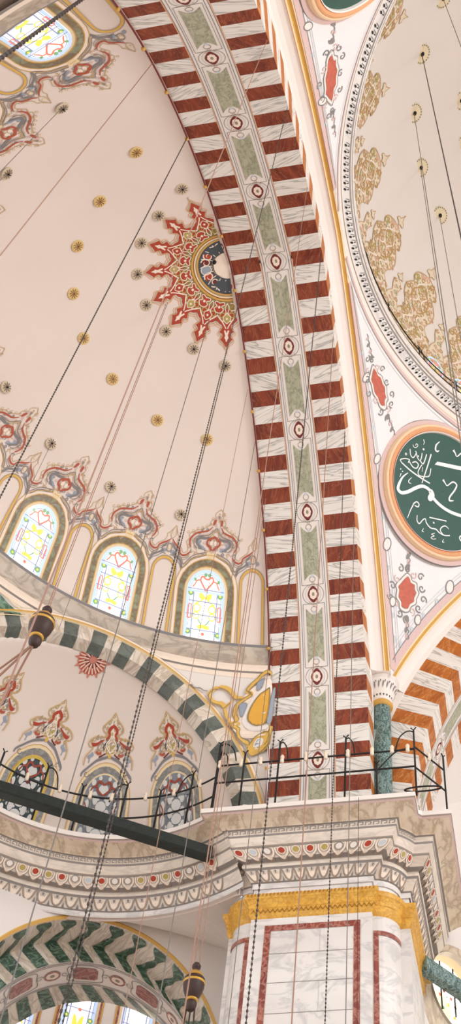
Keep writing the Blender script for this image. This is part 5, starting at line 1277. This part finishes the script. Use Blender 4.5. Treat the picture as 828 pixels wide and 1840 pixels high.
for i, (p, m, lab) in enumerate(zip(DOMESTARS, (CHAIN, CHGREY, CHGREY, CHGREY, CHGREY, CHGREY, CHGREY), ('dark wire from the uppermost dome rosette leaving at the right picture edge', 'grey wire from the second dome rosette', 'grey wire from the third dome rosette running down to the roundel', 'thin wire from the lowest dome rosette', 'wire from the dome rosette at the top picture edge', 'wire from the upper right edge rosette of the dome', 'wire from the lower right edge rosette of the dome'))):
    chain(p, ZB, m, .024 if i == 0 else .018, lab)
def lamp(P, zt, sc, label, ropes):
    x, y = P[0], P[1]
    root = empty('hanging_lamp', (x, y, zt-.95*sc), label=label, cat='hanging lamp')
    mb = MB(); mb.lathe([(0, 0), (.05, -.005), (.085, -.06), (.08, -.11), (.05, -.13), (.05, -.16)], WOODD, (x, y, zt), 18) if sc == 1 else mb.lathe([(a*sc, b*sc) for a, b in [(0, 0), (.05, -.005), (.085, -.06), (.08, -.11), (.05, -.13), (.05, -.16)]], WOODD, (x, y, zt), 18)
    build(mb, 'top_knob', root)
    L = lambda Q, m, n: build((lambda b: (b.lathe([(a*sc, c*sc) for a, c in Q], m, (x, y, zt), 22), b)[1])(MB()), n, root)
    L([(.05, -.16), (.09, -.18), (.15, -.25), (.17, -.30)], BRASS, 'brass_shoulder')
    L([(.17, -.30), (.195, -.33), (.195, -.36), (.175, -.37)], WOODD, 'wooden_collar')
    L([(.175, -.37), (.21, -.385), (.215, -.41), (.2, -.43)], BRASS, 'brass_ring')
    L([(.2, -.43), (.195, -.5), (.175, -.58), (.14, -.66), (.1, -.71)], WOODD, 'turned_body')
    L([(.1, -.71), (.115, -.725), (.115, -.75), (.09, -.765)], BRASS, 'lower_ring')
    L([(.09, -.765), (.105, -.80), (.1, -.86), (.075, -.92), (.05, -.95), (0, -.96)], WOODD, 'bottom_knob')
    return root
top1 = hd_plan(-6.684, 10.04)
for d in (-.03, .03): chain(top1+np.array([d, -d*.6, 0]), 13.0, COPPER, .013, 'pair of coppery cords from the medallion holding the left hanging lamp', group='cords of the left hanging lamp', name='lamp_cord')
lamp(top1, 13.08, 1.0, 'turned wood and brass hanging lamp weight at the left below the windows', None)
def cord(A, B, r, m, label, group):
    mb = MB(); mb.tube([A, (np.array(A)+np.array(B))/2-np.array([0, 0, .05]), B], r, m, 5); build(mb, 'lamp_cord', label=label, cat='cord', group=group)
bx, by, bz = top1[0], top1[1], 12.2
for (dx, dy, dz), lab in (((-1.3, .5, -.5), 'cord running left from the left hanging lamp'), ((-1.5, -.2, -3.2), 'twin cord falling to the left picture edge from the left lamp'), ((-1.42, -.3, -3.2), 'twin cord falling to the left picture edge from the left lamp'), ((-.9, .1, -7.0), 'cord dropping steeply from the left lamp to the lower left')):
    cord((bx, by, bz), (bx+dx, by+dy, bz+dz), .018, COPPER, lab, 'lower cords of the left lamp')
for d in (-.03, .05): chain((XA+.08+d, 14.76, 22.9), 9.6, COPPER, .014, 'pair of coppery cords from the arch edge holding the lower hanging lamp', group='cords of the lower hanging lamp', name='lamp_cord')
lamp((XA+.09, 14.76), 9.58, .84, 'turned wood and brass hanging lamp weight at the bottom beside the pier', None)
for dx in (-.12, 0, .12): cord((XA+.09+dx*.5, 14.76, 8.9), (XA+.09+dx*1.6, 14.76, 6.5), .014, CHAIN, 'cords below the lower hanging lamp', 'lower cords of the bottom lamp')

# ------------------------------------------------------------------ 12. floor, daylight, fill lamp, camera
mb = MB(); mb.add([(-24, -22, FLOOR), (26, -22, FLOOR), (26, 34, FLOOR), (-24, 34, FLOOR)], [(0, 1, 2, 3)], plain('carpet', (190, 176, 168), .9))
build(mb, 'floor', smooth=False, kind='structure', label='warm carpeted prayer hall floor', cat='floor')
w = bpy.data.worlds.new('daylight'); bpy.context.scene.world = w; w.use_nodes = True
bg = w.node_tree.nodes['Background']; bg.inputs['Color'].default_value = (.985, .99, 1.0, 1); bg.inputs['Strength'].default_value = WORLD
def area(name, loc, to, size, power, col):
    l = bpy.data.lights.new(name, 'AREA'); l.shape = 'DISK'; l.size = size; l.energy = power; l.color = col
    o = bpy.data.objects.new(name, l); C.objects.link(o); o.location = Vector(W(loc)); o.rotation_euler = (Vector(W(to))-Vector(W(loc))).to_track_quat('-Z', 'Y').to_euler(); return o
area('half_dome_fill_light', (15, 5, 19), (-7, 10.5, 22), 9, FILLP, (1, .97, .94))  # unseen lamp added to brighten the half dome, standing in for opposite windows
cd = bpy.data.cameras.new('camera'); cam = bpy.data.objects.new('camera', cd); C.objects.link(cam)
cd.sensor_fit = 'VERTICAL'; cd.sensor_height = 36; cd.sensor_width = 36; cd.lens = 36*1879.02/1840; cd.shift_x = -(568.07-414)/1840; cd.clip_end = 300
R = Matrix(((.985229, .11565, .126287), (.166705, -.816376, -.552937), (.039151, .565822, -.823597)))
cam.matrix_world = Matrix.Translation((0, 0, EYE)) @ R.to_4x4()
sc = bpy.context.scene; sc.camera = cam
sc.view_settings.view_transform = 'Standard'; sc.view_settings.look = 'None'; sc.view_settings.gamma = 1; sc.view_settings.use_curve_mapping = False
sc.view_settings.exposure = EXPO
sc.cycles.max_bounces = 6; sc.cycles.diffuse_bounces = 4
